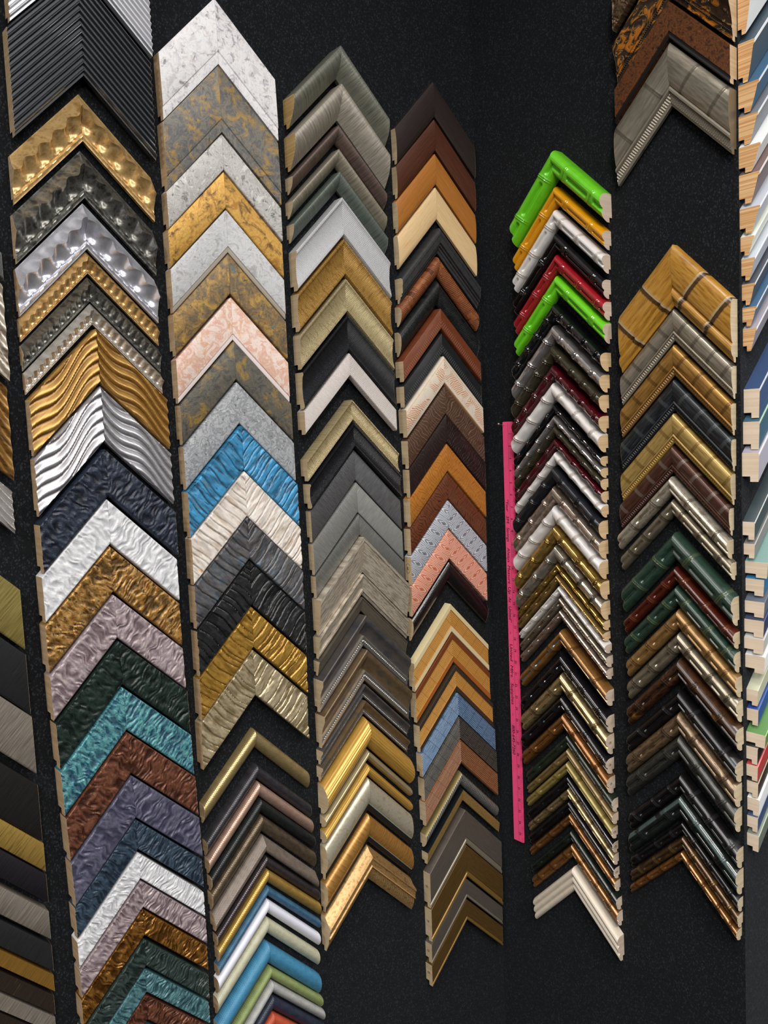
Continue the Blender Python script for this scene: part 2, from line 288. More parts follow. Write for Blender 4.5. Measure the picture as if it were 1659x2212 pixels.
# --- bamboo, glossy
def GB(key, *c, metal=0, rough=.14, coat=.6, **k): F(key, *c, n=(.5, 1.5, 3, 0), metal=metal, rough=rough, coat=coat, **k)
GB('g_lime', '62BE1E', '6CC826'); GB('g_yellow', 'D08C0A', 'D8960E'); GB('g_white', 'D6D2CE', 'DEDAD8', rough=.25, coat=.3, node=('9A8878', .5)); GB('g_black', '08090B', '0C0D10', rough=.06, coat=.9); GB('g_red', '8E1820', '9C1C26')
GB('g_chrome', 'B4AEAC', 'C8C2C0', metal=.8, rough=.16, coat=0); GB('g_olive', '3A3426', '46402E', metal=.35, rough=.12); GB('g_burg', '3A0810', '480C14', rough=.08, coat=.8); GB('g_satin', '15161A', '1B1D22', rough=.28, coat=.1)
GB('g_rosesil', '9A8674', 'B4A090', '86725E', metal=.75, rough=.22, coat=0); GB('g_gold', 'A8843A', 'C09A48', '8E6C2A', metal=.75, rough=.2, coat=0, node=('6A4C1C', .5)); GB('g_gold2', '8E6E34', 'A48444', metal=.7, rough=.26, coat=0); GB('g_silver', 'A8A294', 'BEB8AA', '8C8272', metal=.8, rough=.2, coat=0, node=('4A443C', .6))
GB('g_pewter', '7E7260', '988C78', metal=.75, rough=.24, coat=0)
GB('h_amberblue', '8C5A24', 'A87030', metal=.45, rough=.24, coat=.1, pat=('band', '727876', .5, .66, .95), node=('5A3C20', .7)); GB('h_black', '0E0D10', '16151A', rough=.16, coat=.3); GB('h_champ', '9A8252', 'B89E6A', '7E683C', metal=.65, rough=.24, coat=0, node=('4E3A1E', .6))
GB('h_amber', '7A4A1A', '96602A', '8A4E1A', metal=.5, rough=.22, coat=.1, node=('54300F', .7)); GB('h_green', '1C261C', '263024', rough=.25, coat=.1); GB('h_tan', '846838', '94784A', metal=.3, rough=.32, coat=0, node=('5A4422', .6)); GB('h_straw', '94803A', 'A89248', metal=.25, rough=.34, coat=0, node=('6A5824', .6)); GB('h_dkgreen', '141A17', '1C2420', rough=.25, coat=.1)
GB('h_cream', 'D9CCB8', 'DDD2C2', rough=.4, coat=.05)
# --- cane column
F('o_braid', '5A4430', '7A5C3E', '3C2C20', n=(1.5, 1.5, 4, .5), metal=.55, rough=.3); F('o_carved', '2C1F16', '3A2818', n=(1, 1, 4, 0), metal=.2, rough=.32, pat=('scroll', 'B86E1C', '8A6A3A')); F('o_leather', '4A2A16', '6A3E20', '3A2214', n=(1, 1, 4, .3), metal=.2, rough=.38, bump=[(3, 3, .08, 3)], patch=[('94683C', 3, 3, .62, .7)])
def CN(key, *c, metal=.3, rough=.32, node=None, **k):
    F(key, *c, n=(.3, 2.5, 4, 0), metal=metal, rough=rough, node=node, **k)
    F(key + '_lip', c[-1], metal=metal, rough=rough * .8); F(key + '_band', c[0], metal=metal * .5, rough=.45)
CN('n_silver', '857B6A', '978C7A', 'A79C88', metal=.6, node=('3E372C', .5)); CN('n_burnt', '8A5E1E', 'A8782C', 'B0863A', metal=.0, rough=.34, coat=.15, node=('A8987C', .85), scorch='2A170D'); CN('n_amber', '8A5E22', 'A8742A', 'B8843A', metal=.5, node=('4E3414', .6)); CN('n_black', '17191C', '202327', '33393F', metal=.25, node=('4E5254', .5)); CN('n_gold', '9A7834', 'B48E44', 'BC9850', metal=.35, node=('6A4E1E', .6)); CN('n_mahog', '3E2016', '4C281C', '5A3426', metal=.25, node=('8A8074', .35))
GB('m_silver', 'B0A48E', 'D0C6B0', '9A8A72', metal=.65, rough=.24, coat=0, node=('4A3E2C', .5)); GB('m_silver2', '7E725E', '988C74', metal=.6, rough=.3, coat=0, node=('3C3222', .6)); GB('m_green', '22362C', '2A4034', '1D3027', rough=.32, coat=.15, node=('5E6844', .4)); GB('m_redbr', '42190F', '521F14', rough=.24, coat=.2, node=('6A3A20', .5)); GB('m_gold', '8A6230', 'A87C40', metal=.4, rough=.32, coat=0, node=('5A3C18', .6))
GB('m_burnt', '2C1D14', '452B18', '231812', rough=.3, coat=.12, patch=[('A87826', .22, .3, .54, .72)], pat=('band', '15110F', .5, .66, .8)); GB('m_black', '0F0E0F', '171516', rough=.3, coat=.08, node=('2E2E30', .5)); GB('m_tan', '6A503A', '846A48', '523A28', metal=.4, rough=.28, coat=.05, node=('3C2A1C', .5)); GB('m_pewter', '2E2D27', '3C3C36', '262520', metal=.25, rough=.34, coat=.05); GB('m_slate', '161A18', '1E2422', rough=.2, coat=.2, pat=('band', '50605F', .1, .3, .8)); GB('m_dkgold', '4A331C', '64472A', metal=.5, rough=.24, coat=0, node=('8A7040', .4))
# --- far right panel
def QM(key, c, e, rough=.4, **k): F(key, c, rough=rough, **k); F(key + '_edge', e, rough=.35)
QM('q_white', 'E2E4E4', 'EEEEEE', .3); QM('q_slate', '3E4C58', 'D8DADA'); QM('q_blue', '40617E', 'D0D4D8'); QM('q_grey', '6E7278', 'DADCDC'); QM('q_mauve', '6A5450', 'D8D2D0'); QM('q_pale', 'B8BEC8', 'E4E6EA'); QM('q_cream', 'DCE0D2', 'ECEEE6'); QM('q_dark', '484C54', 'CFD0D4'); QM('q_mauvegrey', '9A949C', 'E0DEE2')
QM('q_dkblue', '3A4E72', 'C8CCD0'); QM('q_greenblue', '3E5E70', 'B4C8A8'); QM('q_lilac', 'A8A4B0', 'E0DCE4'); QM('q_slate2', '3C464A', 'D0D0CC'); QM('q_grey2', '7A7876', 'BEBCBA'); QM('q_aqua', '7E9E98', '8CACA6', .7, sine=[('x', 5, .01, '5E807C', .3)]); QM('q_brightblue', '2C6A94', '3A7AA4', .6); QM('q_cloth', '5A6270', '687282', .8, sine=[('x', 5, .01, '3C4450', .4)]); QM('q_navy', '2C3450', '46507A', .7); QM('q_cloth2', 'B0B2B0', 'C8CAC8', .7); QM('q_sage', 'B4B49C', 'D8D6BC'); QM('q_royal', '1E3F86', '3C62B0'); QM('q_green', '5E8A50', 'B4CC7C'); QM('q_black', '1C1C1E', '8A8884'); QM('q_red', 'B03A3A', 'D89088'); QM('q_darktan', '2C2622', 'C8AA80'); QM('q_navyblue', '34466A', '7C90B4'); QM('q_sagegrey', '6C746A', 'B0C4A8')
# --- left edge
def ZB(key, *c, metal=.35, rough=.34, **k): F(key, *c, n=(5, .22, 4, 0), lo=.32, hi=.68, metal=metal, rough=rough, bump=[(9, .4, .015, 2)], **k)
ZB('z_grey', '303234', '3C3E40'); F('z_champwave', 'B8AA94', 'CEC2AC', '7A6454', n=(.3, .9, 3, 0), metal=.6, rough=.3); F('z_goldwave', '7A4E22', 'A8742C', '5A3A20', n=(.3, .9, 3, 0), metal=.6, rough=.3); F('z_silverwave', 'BEB8B4', 'CCC8C4', n=(.3, .9, 3, 0), metal=.7, rough=.28)
ZB('z_gold', '6C5E2A', '8A7836', 'A08C48'); ZB('z_blacksil', '1E1E20', '28282A', '242426', metal=.3, patch=[('9A9890', 6, .15, .68, .74)]); ZB('z_taupe', '6A6056', '80766A', '978C7E'); ZB('z_blackgold', '1C1B1A', '262422', metal=.3, patch=[('8C7038', 6, .15, .68, .74)]); ZB('z_gold2', '8A6A26', 'A88434', '6A5020'); ZB('z_blackviolet', '1E1C20', '272428', metal=.3, patch=[('6A5444', 6, .15, .7, .76)]); ZB('z_amber', '7A5418', '96681E'); ZB('z_browngold', '2A221C', '3A2E24', metal=.35, patch=[('94743C', 5, .15, .62, .7)])
# --- cut ends and small things
def EN(key, a, b, n=(.2, 2.4, 3, .6)): F(key, a, b, n=n, rough=.75, spec=.2, lo=.4, hi=.62)
EN('end_tan', 'B49876', 'C4AA88'); EN('end_beige', 'C2AC88', 'CFBA98'); EN('end_yellow', 'B4935C', 'C8AA76', (.3, 5, 2, .3)); EN('end_pale', 'C8B4A0', 'D4C2B0'); EN('end_wheat', 'CFAE82', 'DCC09A', (.3, 3, 3, .8)); EN('end_grey', 'B8A68A', 'C6B698'); EN('end_cream', 'DCC6AC', 'E6D4BE'); EN('end_pine', 'C4905C', 'E2BC8C', (.5, 4.5, 2, 1.0)); F('end_painted', '7A6C54', metal=.4, rough=.4)
F('ink', '1A1414', rough=.6); F('ink_faint', '6A563E', rough=.8); F('neon_pink', 'FF5089', 'FF588F', n=(.2, .2, 2, 0), rough=.4, coat=.1); F('steel', 'B8B8B8', metal=.9, rough=.2)


def carpet_material():
    N = Net('black_loop_carpet')
    tc = N.n.new('ShaderNodeTexCoord'); v = tc.outputs['Object']
    vo = N.n.new('ShaderNodeTexVoronoi'); vo.inputs['Scale'].default_value = 520.0; vo.inputs['Randomness'].default_value = 0.8
    mp = N.n.new('ShaderNodeMapping'); mp.inputs['Scale'].default_value = (1.0, 1.0, 0.7); N.l.new(v, mp.inputs[0]); N.l.new(mp.outputs[0], vo.inputs['Vector'])
    sp = N.n.new('ShaderNodeSeparateXYZ'); N.l.new(vo.outputs['Color'], sp.inputs[0])
    no = N.noise(v, 4.0, 0.7, 0.0, 320.0); nl = N.noise(v, 3.0, 0.6, 0.0, 9.0)
    f = N.m('ADD', N.m('ADD', N.m('MULTIPLY', N.m('MULTIPLY', sp.outputs[0], sp.outputs[0]), 0.55), N.m('MULTIPLY', no, 0.25)), N.m('MULTIPLY', nl, 0.2))
    f = N.m('SUBTRACT', f, N.m('MULTIPLY', vo.outputs['Distance'], 0.25))
    N.put(N.b.inputs['Base Color'], N.ramp(f, ('07080A', '0F1114', '2E3338'), 0.05, 0.78))
    N.b.inputs['Roughness'].default_value = 0.95; N.b.inputs['Specular IOR Level'].default_value = 0.15
    N.b.inputs['Sheen Weight'].default_value = 0.12; N.b.inputs['Sheen Roughness'].default_value = 0.6
    N.b.inputs['Sheen Tint'].default_value = (0.35, 0.38, 0.42, 1)
    h = N.m('ADD', N.m('MULTIPLY', N.m('SUBTRACT', 1.0, vo.outputs['Distance']), 0.7), N.m('MULTIPLY', sp.outputs[0], 0.5))
    bn = N.n.new('ShaderNodeBump'); bn.inputs['Strength'].default_value = 0.6; bn.inputs['Distance'].default_value = 0.0012
    N.l.new(h, bn.inputs['Height']); N.l.new(bn.outputs[0], N.b.inputs['Normal'])
    return N.mat
CARPET = carpet_material()

# ------------------------------------------------------------------ helpers
def link(name, me, parent=None, m=None):
    o = bpy.data.objects.new(name, me); C.objects.link(o)
    if m is not None and me is not None: me.materials.append(m)
    if parent is not None: o.parent = parent
    return o
def empty(name, loc, rot=(0, 0, 0)):
    o = bpy.data.objects.new(name, None); C.objects.link(o); o.location = loc; o.rotation_euler = rot
    o.empty_display_size = 0.02
    return o

# the three carpeted panels: (origin on the wall at eye level, turn about the vertical)
A1, A2 = 0.66718644, -0.8677474
SEAM = (0.2227321, 1.8379388); FOLD = (0.5904405, 1.4040717)
PANEL = {1: (SEAM, A1), 2: (SEAM, A2), 3: (FOLD, A1)}
def wall(name, pan, u0, u1, thick=0.04):
    (ox, oy), a = PANEL[pan]
    bm = bmesh.new()
    vs = [bm.verts.new((u, y, z)) for z in (0.0, 2.9) for (u, y) in ((u0, 0), (u1, 0), (u1, thick), (u0, thick))]
    for f in ((0, 1, 2, 3), (4, 5, 6, 7), (0, 1, 5, 4), (1, 2, 6, 5), (2, 3, 7, 6), (3, 0, 4, 7)):
        bm.faces.new([vs[i] for i in f])
    bmesh.ops.recalc_face_normals(bm, faces=bm.faces)
    me = bpy.data.meshes.new(name); bm.to_mesh(me); bm.free()
    o = link(name, me, None, CARPET); o.location = (ox, oy, 0); o.rotation_euler = (0, 0, a); o['kind'] = 'structure'
    return o
wall('wall_left', 1, -2.2, 0.0)
wall('wall_center', 2, 0.0, 0.5687)
wall('wall_right', 3, 0.0, 1.4)
bm = bmesh.new(); bmesh.ops.create_grid(bm, x_segments=1, y_segments=1, size=3.2)
me = bpy.data.meshes.new('floor'); bm.to_mesh(me); bm.free()
fl = link('floor', me, None, CARPET); fl.location = (0.2, -0.3, -0.001); fl['kind'] = 'structure'

# ------------------------------------------------------------------ moulding sections
HW = 10.5                                   # half width of a sample, cm
SQ = math.sqrt(2.0)
_T = np.random.RandomState(3).rand(256, 256)
def vnoise(x, y, seed=0):
    x = x + seed * 13.7; y = y + seed * 7.9
    xi = np.floor(x).astype(int); yi = np.floor(y).astype(int); fx = x - xi; fy = y - yi
    fx = fx * fx * (3 - 2 * fx); fy = fy * fy * (3 - 2 * fy)
    g = lambda a, b: _T[a % 256, b % 256]
    return (g(xi, yi) * (1 - fx) + g(xi + 1, yi) * fx) * (1 - fy) + (g(xi, yi + 1) * (1 - fx) + g(xi + 1, yi + 1) * fx) * fy
def sm(e0, e1, x):
    t = np.clip((x - e0) / (e1 - e0), 0, 1); return t * t * (3 - 2 * t)

PROF = {
 'flat': [(0, .93), (.012, .985), (.03, 1), (.95, 1), (.98, .97), (1, .92)],
 'step': [(0, .97), (.015, 1), (.79, 1), (.80, .985), (.815, .9), (.97, .89), (1, .85)],
 'step2': [(0, .97), (.015, 1), (.85, 1), (.86, .985), (.875, .9), (.97, .89), (1, .85)],
 'slope': [(0, .94), (.02, 1), (.11, 1), (.14, .93), (.6, .76), (1, .58)],
 'slopelip': [(0, .95), (.03, 1), (.12, .97), (.16, .9), (.72, .7), (.75, .82), (.84, .82), (.87, .68), (1, .6)],
 'beaded': [(0, .95), (.03, 1), (.16, .99), (.22, .93), (.3, .82), (.45, .68), (.6, .6), (.66, .58), (.67, .66), (.71, .66), (.72, .58), (.93, .5), (.94, .56), (.98, .56), (1, .46)],
 'tray': [(0, .94), (.03, 1), (.08, 1), (.12, .92), (.2, .86), (.45, .8), (.7, .83), (.85, .94), (.9, .97), (.95, .97), (1, .82)],
 'dome': [(0, .94), (.03, .99), (.1, 1), (.25, .99), (.42, .94), (.58, .85), (.72, .72), (.86, .57), (1, .42)],
 'pillow': [(0, .8), (.04, .86), (.15, .93), (.35, 1), (.6, 1), (.8, .96), (.95, .88), (1, .78)],
 'round': [(0, .5), (.03, .66), (.08, .8), (.16, .92), (.28, .99), (.4, 1), (.55, .97), (.7, .88), (.85, .72), (.95, .56), (1, .45)],
 'wedge': [(0, .42), (.05, .5), (.5, .95), (.56, 1), (.75, .99), (.9, .9), (1, .72)],
 'flute': [(0, .3), (.03, .45), (.08, .6), (.16, .75), (.28, .9), (.4, .98), (.52, 1), (.64, .97), (.76, .88), (.88, .72), (.96, .55), (1, .45)],
 'roundlip': [(0, .6), (.03, .72), (.1, .86), (.25, .97), (.4, 1), (.55, .97), (.68, .87), (.77, .72), (.785, .66), (.97, .6), (1, .5)],
 'ornate': [(0, .35), (.06, .5), (.16, .66), (.25, .92), (.28, 1), (.33, 1), (.36, .9), (.52, .84), (.55, .9), (.58, .9), (.6, .74), (.75, .68), (.92, .5), (1, .4)],
 'stepin': [(0, .75), (.03, .88), (.08, .97), (.12, 1), (.27, 1), (.29, .955), (.6, .94), (.63, .76), (.65, .76), (.67, .8), (.73, .8), (.75, .64), (.85, .6), (.87, .52), (1, .45)],
 'slats': [(0, .94), (.012, 1), (.2, 1), (.212, .93), (.788, .93), (.8, 1), (.985, 1), (1, .93)],
 'reeds': [(0, .9), (.02, 1), (.97, 1), (1, .9)],
 'goldtop': [(0, .9), (.03, 1), (.3, 1), (1, .85)],
 'lipped': [(0, .96), (.012, 1), (.8, .98), (.81, .9), (.88, .9), (.9, .97), (.96, 1), (1, .93)],
 'bamboo': [(0, .5), (.03, .66), (.08, .8), (.16, .92), (.26, .99), (.36, 1), (.44, .96), (.5, .86), (.54, .76), (.6, .75), (.65, .82), (.72, .86), (.8, .83), (.9, .7), (.96, .55), (1, .42)],
 'knots': [(0, .5), (.03, .66), (.08, .8), (.17, .93), (.28, .99), (.4, 1), (.55, .98), (.68, .91), (.8, .8), (.9, .67), (.96, .55), (1, .45)],
 'triple': [(0, .55), (.02, .72), (.06, .86), (.12, .96), (.18, 1), (.25, .96), (.31, .86), (.345, .7), (.375, .78), (.42, .88), (.5, .92), (.58, .88), (.64, .76), (.67, .62), (.7, .7), (.75, .77), (.82, .8), (.9, .74), (.97, .6), (1, .45)],
 'caneband': [(0, .68), (.02, .76), (.06, .86), (.13, .95), (.22, 1), (.35, 1), (.48, .96), (.6, .87), (.67, .78), (.69, .7), (.7, .76), (.73, .84), (.77, .84), (.79, .74), (.8, .68), (.95, .6), (1, .5)],
 'canepole': [(0, .68), (.02, .76), (.06, .86), (.13, .95), (.24, 1), (.4, 1), (.55, .95), (.66, .86), (.7, .7), (.715, .76), (.74, .86), (.79, .94), (.84, .92), (.89, .8), (.92, .64), (1, .52)],
 'lipflat': [(0, .96), (.03, 1), (.15, 1), (1, .95)],
}
ALONG = {'scallop': 190, 'wave': 120, 'ripple': 150, 'planks': 180, 'bamboo': 190, 'knots': 190, 'caneband': 190, 'canepole': 190, 'triple': 150, 'ornate': 180}

class Section:
    """height field of one moulding: H(x, s) in cm, x along the rail from the outer corner, s across from the outer edge"""
    def __init__(self, kind, t, h, o, seed):
        self.kind, self.t, self.h, self.o, self.seed = kind, t, h, o, seed
        r = np.random.RandomState(seed)
        self.r = r
        self.base = kind if kind in PROF else 'flat'
        pr = PROF[self.base]
        fr = [p[0] for p in pr]
        L = HW * SQ
        if kind == 'scallop': fr = list(np.linspace(0, .4, 13)) + list(np.linspace(.4, 1, 25))[1:]
        elif kind == 'wave': fr = list(np.linspace(0, 1, 56))
        elif kind == 'ribs': fr = list(np.linspace(0, 1, o['n'] * 8 + 1))
        elif kind in ('ripple', 'planks'): fr = [0, .012, .03] + list(np.linspace(.06, .96, 36 if kind == 'ripple' else 44)) + [.98, 1]
        elif kind == 'caneband': fr = sorted(fr + [.803, .81, .942, .948, .87])
        elif kind == 'flute': fr = list(np.linspace(0, 1, o['n'] * 8 + 1))
        elif kind == 'slats':
            fr = [0, .012, .2, .212] + list(np.linspace(.225, .775, 49)) + [.788, .8, .985, 1]
        elif kind == 'reeds': fr = [0] + list(np.linspace(.02, .97, 65)) + [1]
        if kind in ('bamboo', 'knots', 'caneband', 'canepole', 'triple'):       # keep the cross steps small so the joints stay crisp
            fine = []
            for a_, b_ in zip(fr[:-1], fr[1:]):
                n_ = max(1, int(math.ceil((b_ - a_) * t / .11)))
                fine += [a_ + (b_ - a_) * i_ / n_ for i_ in range(n_)]
            fr = fine + [1]
        self.fr = np.array(fr)
        self.nk = ALONG.get(kind, 1) + 1
        nn = o.get('nn', 0)
        if kind in ('bamboo', 'knots', 'caneband', 'canepole', 'triple'):
            if kind == 'triple': nn = 2
            pos = (np.arange(nn) + 0.5) / nn + r.uniform(-.12, .12, nn) / max(nn, 1)
            self.joints = pos * L + t * 0.5
        else: self.joints = []
        self.ph = r.uniform(0, 6.28)
        if kind == 'planks':
            e = [-2.0]
            while e[-1] < 40: e.append(e[-1] + r.uniform(.6, 2.1))
            self.edges = np.array(e); self.lift = r.uniform(-.13, .1, len(e)); self.slant = r.uniform(-.14, .14, len(e)); self.skew = r.uniform(-.12, .12, len(e))
    def crest(self, x):
        return .36 + (.07 if self.o['lam'] > 2 else .06) * np.sin(2 * np.pi * x / self.o['lam'] + self.ph)
    def joint_amount(self, x):
        w = np.zeros_like(x); k = .26 if self.kind == 'canepole' else .45
        for j in self.joints: w = np.maximum(w, np.exp(-((x - j) / k) ** 2))
        return w
    def scorch_amount(self, x):
        w = np.zeros_like(x)
        for j in self.joints: w = np.maximum(w, np.exp(-((x - j - .55) / .45) ** 2))
        return w
    def H(self, x, s):
        t, h, o, kind = self.t, self.h, self.o, self.kind
        q = np.clip(s / t, 0, 1)
        pr = PROF[self.base]
        z = h * np.interp(q, [p[0] for p in pr], [p[1] for p in pr])
        self.g = None
        if kind == 'scallop':
            lam = o['lam']; th = 2 * np.pi * x / lam + self.ph
            big = lam > 2
            qc = self.crest(x)
            zc = h * (1.0 + .03 * np.sin(th))
            out = h * .3 + (zc - h * .3) * np.power(np.clip(q / qc, 0, 1), 1.25)
            u = np.clip((q - qc) / (.80 - qc), 0, 1)
            inn = zc - (zc - .50 * h) * np.power(u, .75) - (.26 if big else .2) * h * np.sin(np.pi * np.clip(u, 0, 1)) * (.5 + .5 * np.sin(th + 1.2))
            z = np.where(q < qc, out, inn)
            z = np.where(q > .8, .50 * h, z)
            z = z + h * .07 * np.exp(-((q - .9) / .03) ** 2) - h * .05 * np.exp(-((q - .83) / .012) ** 2)
        elif kind == 'wave':
            off = .5 * np.sin(2 * np.pi * (x - s) / 12.5 + .3) * (1 if self.seed % 2 == 0 else -1)
            ph = q * 4.6 - off + 8
            f = ph - np.floor(ph)
            z = h * (.80 + .2 * np.where(f < .72, sm(0, .72, f), 1 - sm(.72, 1, f)))
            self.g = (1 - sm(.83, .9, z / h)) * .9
            z = np.minimum(z, h * (.8 + np.minimum(q, 1 - q) * 6))
        elif kind == 'ribs':
            f = q * o['n']; f = f - np.floor(f)
            z = h * (.82 + .18 * np.where(f < .6, np.sin(np.pi * np.clip(f / .6, 0, 1)) ** .6, 0))
        elif kind == 'flute':
            f = q * o['n']; z = z - .05 * (1 - np.abs(np.sin(np.pi * f))) * 1.2
        elif kind == 'slats':
            z = z + np.where((q > .222) & (q < .778), .03 * np.sin(2 * np.pi * s / .34), 0)
        elif kind == 'reeds':
            z = z + .05 * np.sin(2 * np.pi * s / .34) * sm(0, .03, q) * sm(1, .97, q)
        elif kind == 'ripple':
            f = o.get('f', 1.0); sd = self.seed % 50
            wx = x + .55 * (vnoise(x * .6, s * .8, sd) - .5) * 2
            n1 = vnoise(wx * 2.0 * f, s * .62, sd + 1); n2 = vnoise(wx * 4.2 * f, s * 1.5, sd + 2)
            rid = 1 - np.abs(2 * n1 - 1)
            d = .62 * rid + .3 * n2
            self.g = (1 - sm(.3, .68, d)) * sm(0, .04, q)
            z = z + (d - .62) * .42 * sm(0, .05, q) * sm(1, .95, q)
        elif kind == 'planks':
            xs = x + .25 * np.sin(s * .8 + self.ph)
            i = np.clip(np.searchsorted(self.edges, xs) - 1, 0, len(self.edges) - 2)
            e0 = self.edges[i]; e1 = self.edges[i + 1]; u = (xs - e0) / (e1 - e0)
            g = np.exp(-(np.minimum(u, 1 - u) * (e1 - e0) / .11) ** 2)
            n1 = vnoise(x * 1.6, s * .55, self.seed % 40); n2 = vnoise(x * 3.5, s * 1.6, self.seed % 40 + 5)
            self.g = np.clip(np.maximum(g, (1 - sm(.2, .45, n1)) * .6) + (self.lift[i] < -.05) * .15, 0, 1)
            z = z + (self.lift[i] + self.slant[i] * (u - .5) * 1.4 + self.skew[i] * (q - .5) - .2 * g + .18 * (n1 - .5) + .08 * (n2 - .5)) * sm(0, .04, q) * sm(1, .96, q)
        elif kind in ('bamboo', 'knots', 'caneband', 'canepole', 'triple'):
            body = (q < .68) if kind == 'caneband' else (q < 2)
            if kind == 'canepole': body = (q < .69) | (q > .715)
            amp = {'bamboo': .09, 'knots': .10, 'caneband': .035, 'canepole': .06, 'triple': .02}[kind] * (1.0 if h > 2.3 else .8)
            bulge = np.zeros_like(x); fill = np.zeros_like(x)
            for j in self.joints:
                dj = x - j
                bulge += np.exp(-(dj / .5) ** 2) * .55 + np.exp(-((dj - .17) / .1) ** 2) * .8 + np.exp(-((dj + .17) / .1) ** 2) * .8 - np.exp(-(dj / .08) ** 2) * .5
                fill = np.maximum(fill, sm(1.3, .7, np.abs(dj)))
            if kind == 'bamboo':
                smooth = np.interp(q, [.36, .5, .65, .8], [1, .95, .9, .83])
                z = np.where((q > .4) & (q < .76), z + fill * np.maximum(0, h * smooth - z), z)
            if kind == 'knots':
                z = z * (1 - .05 * (1 - np.clip(bulge, 0, 1))) + 0.0
                for j in self.joints:
                    z = z - .16 * np.exp(-(((x - j - 1.4) / .8) ** 2)) * np.exp(-((q - .55) / .13) ** 2)
            z = z + np.where(body, amp * h * .5 * bulge * sm(0, .08, q) * sm(1, .9, q), 0)
            if o.get('dent') and kind == 'caneband':
                f = x / .44; f = f - np.floor(f)
                z = z + np.where((q > .805) & (q < .945), .12 * (np.abs(f - .5) < .27) - .05, 0)
        elif kind == 'ornate':
            f = x / .42; f = f - np.floor(f)
            z = z + np.where((q > .37) & (q < .51), .09 * (f > .45), 0)
            g = (x + s * .35) / .62; g = g - np.floor(g)
            z = z + np.where((q > .63) & (q < .9), .12 * np.sin(np.pi * g) ** 2, 0)
        return z

def strip_mesh(name, sec, sg, q0, q1, k0, k1, lift=0.0, sink=None, nk=None, gap=0.0):
    """closed prism following the section between two fractions of its width; sink None = solid down to the back"""
    t, h = sec.t, sec.h
    nk = nk or sec.nk
    inner = [f for f in sec.fr if q0 + 1e-4 < f < q1 - 1e-4]
    fr = np.array([q0] + inner + [q1]); s = fr * t
    if lift and q0 == 0: s[0] = -.02
    if lift and q1 == 1: s[-1] = t + .02
    ks = np.linspace(k0, k1, nk); L = HW * SQ
    S = np.broadcast_to(s, (nk, len(s)))
    if sec.kind == 'scallop':                 # let one mesh line run along the wavy crest
        qc = np.full(nk, .36)
        for _ in range(8): qc = sec.crest(qc * t + ks * L)
        qc = qc[:, None]; p_ = (s / t)[None, :]
        S = t * np.where(p_ < .4, p_ / .4 * qc, qc + (p_ - .4) / .6 * (1 - qc))
    X = S + ks[:, None] * L
    Z = sec.H(X, np.clip(S, 0, t)) + lift
    G = sec.g
    hl = .5 * float(np.min(sec.H(np.array([t * .995 + L * .5]), np.array([t * .995])))) if True else 0
    rab = min(.62, .24 * t)
    if sink is None:
        low = []
        def bot(sv): return hl if sv > t - rab + 1e-6 else 0.0
        low.append((s[-1], bot(s[-1])))
        if s[0] < t - rab < s[-1]: low += [(t - rab, hl), (t - rab, 0.0)]
        low.append((s[0], bot(s[0])))
        bs = np.array([p[0] for p in low]); bh = np.broadcast_to(np.array([p[1] for p in low]), (nk, len(low)))
    else:
        lo_out = 0.0 if q0 == 0 else None
        bs = s[::-1].copy(); bh = (Z - lift - sink)[:, ::-1].copy()
        if lo_out is not None: bh[:, -1] = 0.02
        bh = np.maximum(bh, .02)
    BS = np.broadcast_to(bs, (nk, len(bs))) if sink is None or sec.kind != 'scallop' else S[:, ::-1]
    SS = np.concatenate([S, BS], 1)
    HH = np.concatenate([Z, bh], 1)
    XX = SS + ks[:, None] * L
    m = SS.shape[1]
    lx = sg * ((XX - SS) / SQ + gap); lz = -(XX + SS) / SQ
    co = np.stack([lx, -HH, lz], -1).reshape(-1, 3) / 100.0
    uvx = XX.reshape(-1) + sec.seed * 3.17 + (50 if sg > 0 else 0); uvs = SS.reshape(-1); nk_u = (XX - SS).reshape(-1) / L; nq = (SS / t).reshape(-1)
    i = np.arange(nk - 1)[:, None] * m; j = np.arange(m)[None, :]; j2 = (j + 1) % m
    quads = np.stack([i + j, i + j2, i + m + j2, i + m + j], -1).reshape(-1, 4)
    cap0 = list(range(m)); cap1 = [(nk - 1) * m + a for a in range(m)]
    faces = quads.tolist()
    if sg > 0: faces = [f[::-1] for f in faces]; caps = [cap0, cap1[::-1]]
    else: caps = [cap0[::-1], cap1]
    faces += caps
    me = bpy.data.meshes.new(name)
    me.from_pydata(co.tolist(), [], faces)
    li = np.empty(len(me.loops), int); me.loops.foreach_get('vertex_index', li)
    for nm, a, b in (('UV', uvx, uvs), ('NUV', nk_u, nq)):
        ul = me.uv_layers.new(name=nm); arr = np.empty((len(li), 2), np.float32); arr[:, 0] = a[li]; arr[:, 1] = b[li]
        ul.data.foreach_set('uv', arr.ravel())
    if len(sec.joints):
        at = me.attributes.new('joint', 'FLOAT', 'POINT'); at.data.foreach_set('value', sec.joint_amount(XX.reshape(-1)).astype(np.float32))
    if len(sec.joints) and sec.kind == 'canepole':
        at = me.attributes.new('scorch', 'FLOAT', 'POINT'); at.data.foreach_set('value', sec.scorch_amount(XX.reshape(-1)).astype(np.float32))
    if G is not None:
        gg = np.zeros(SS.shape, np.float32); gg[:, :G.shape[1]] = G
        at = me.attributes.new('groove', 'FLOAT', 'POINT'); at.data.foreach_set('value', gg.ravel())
    me.polygons.foreach_set('use_smooth', np.ones(len(me.polygons), bool))
    me.update()
    bm = bmesh.new(); bm.from_mesh(me); bmesh.ops.recalc_face_normals(bm, faces=bm.faces); bm.to_mesh(me); bm.free()
    me.set_sharp_from_angle(angle=math.radians(38))
    return me

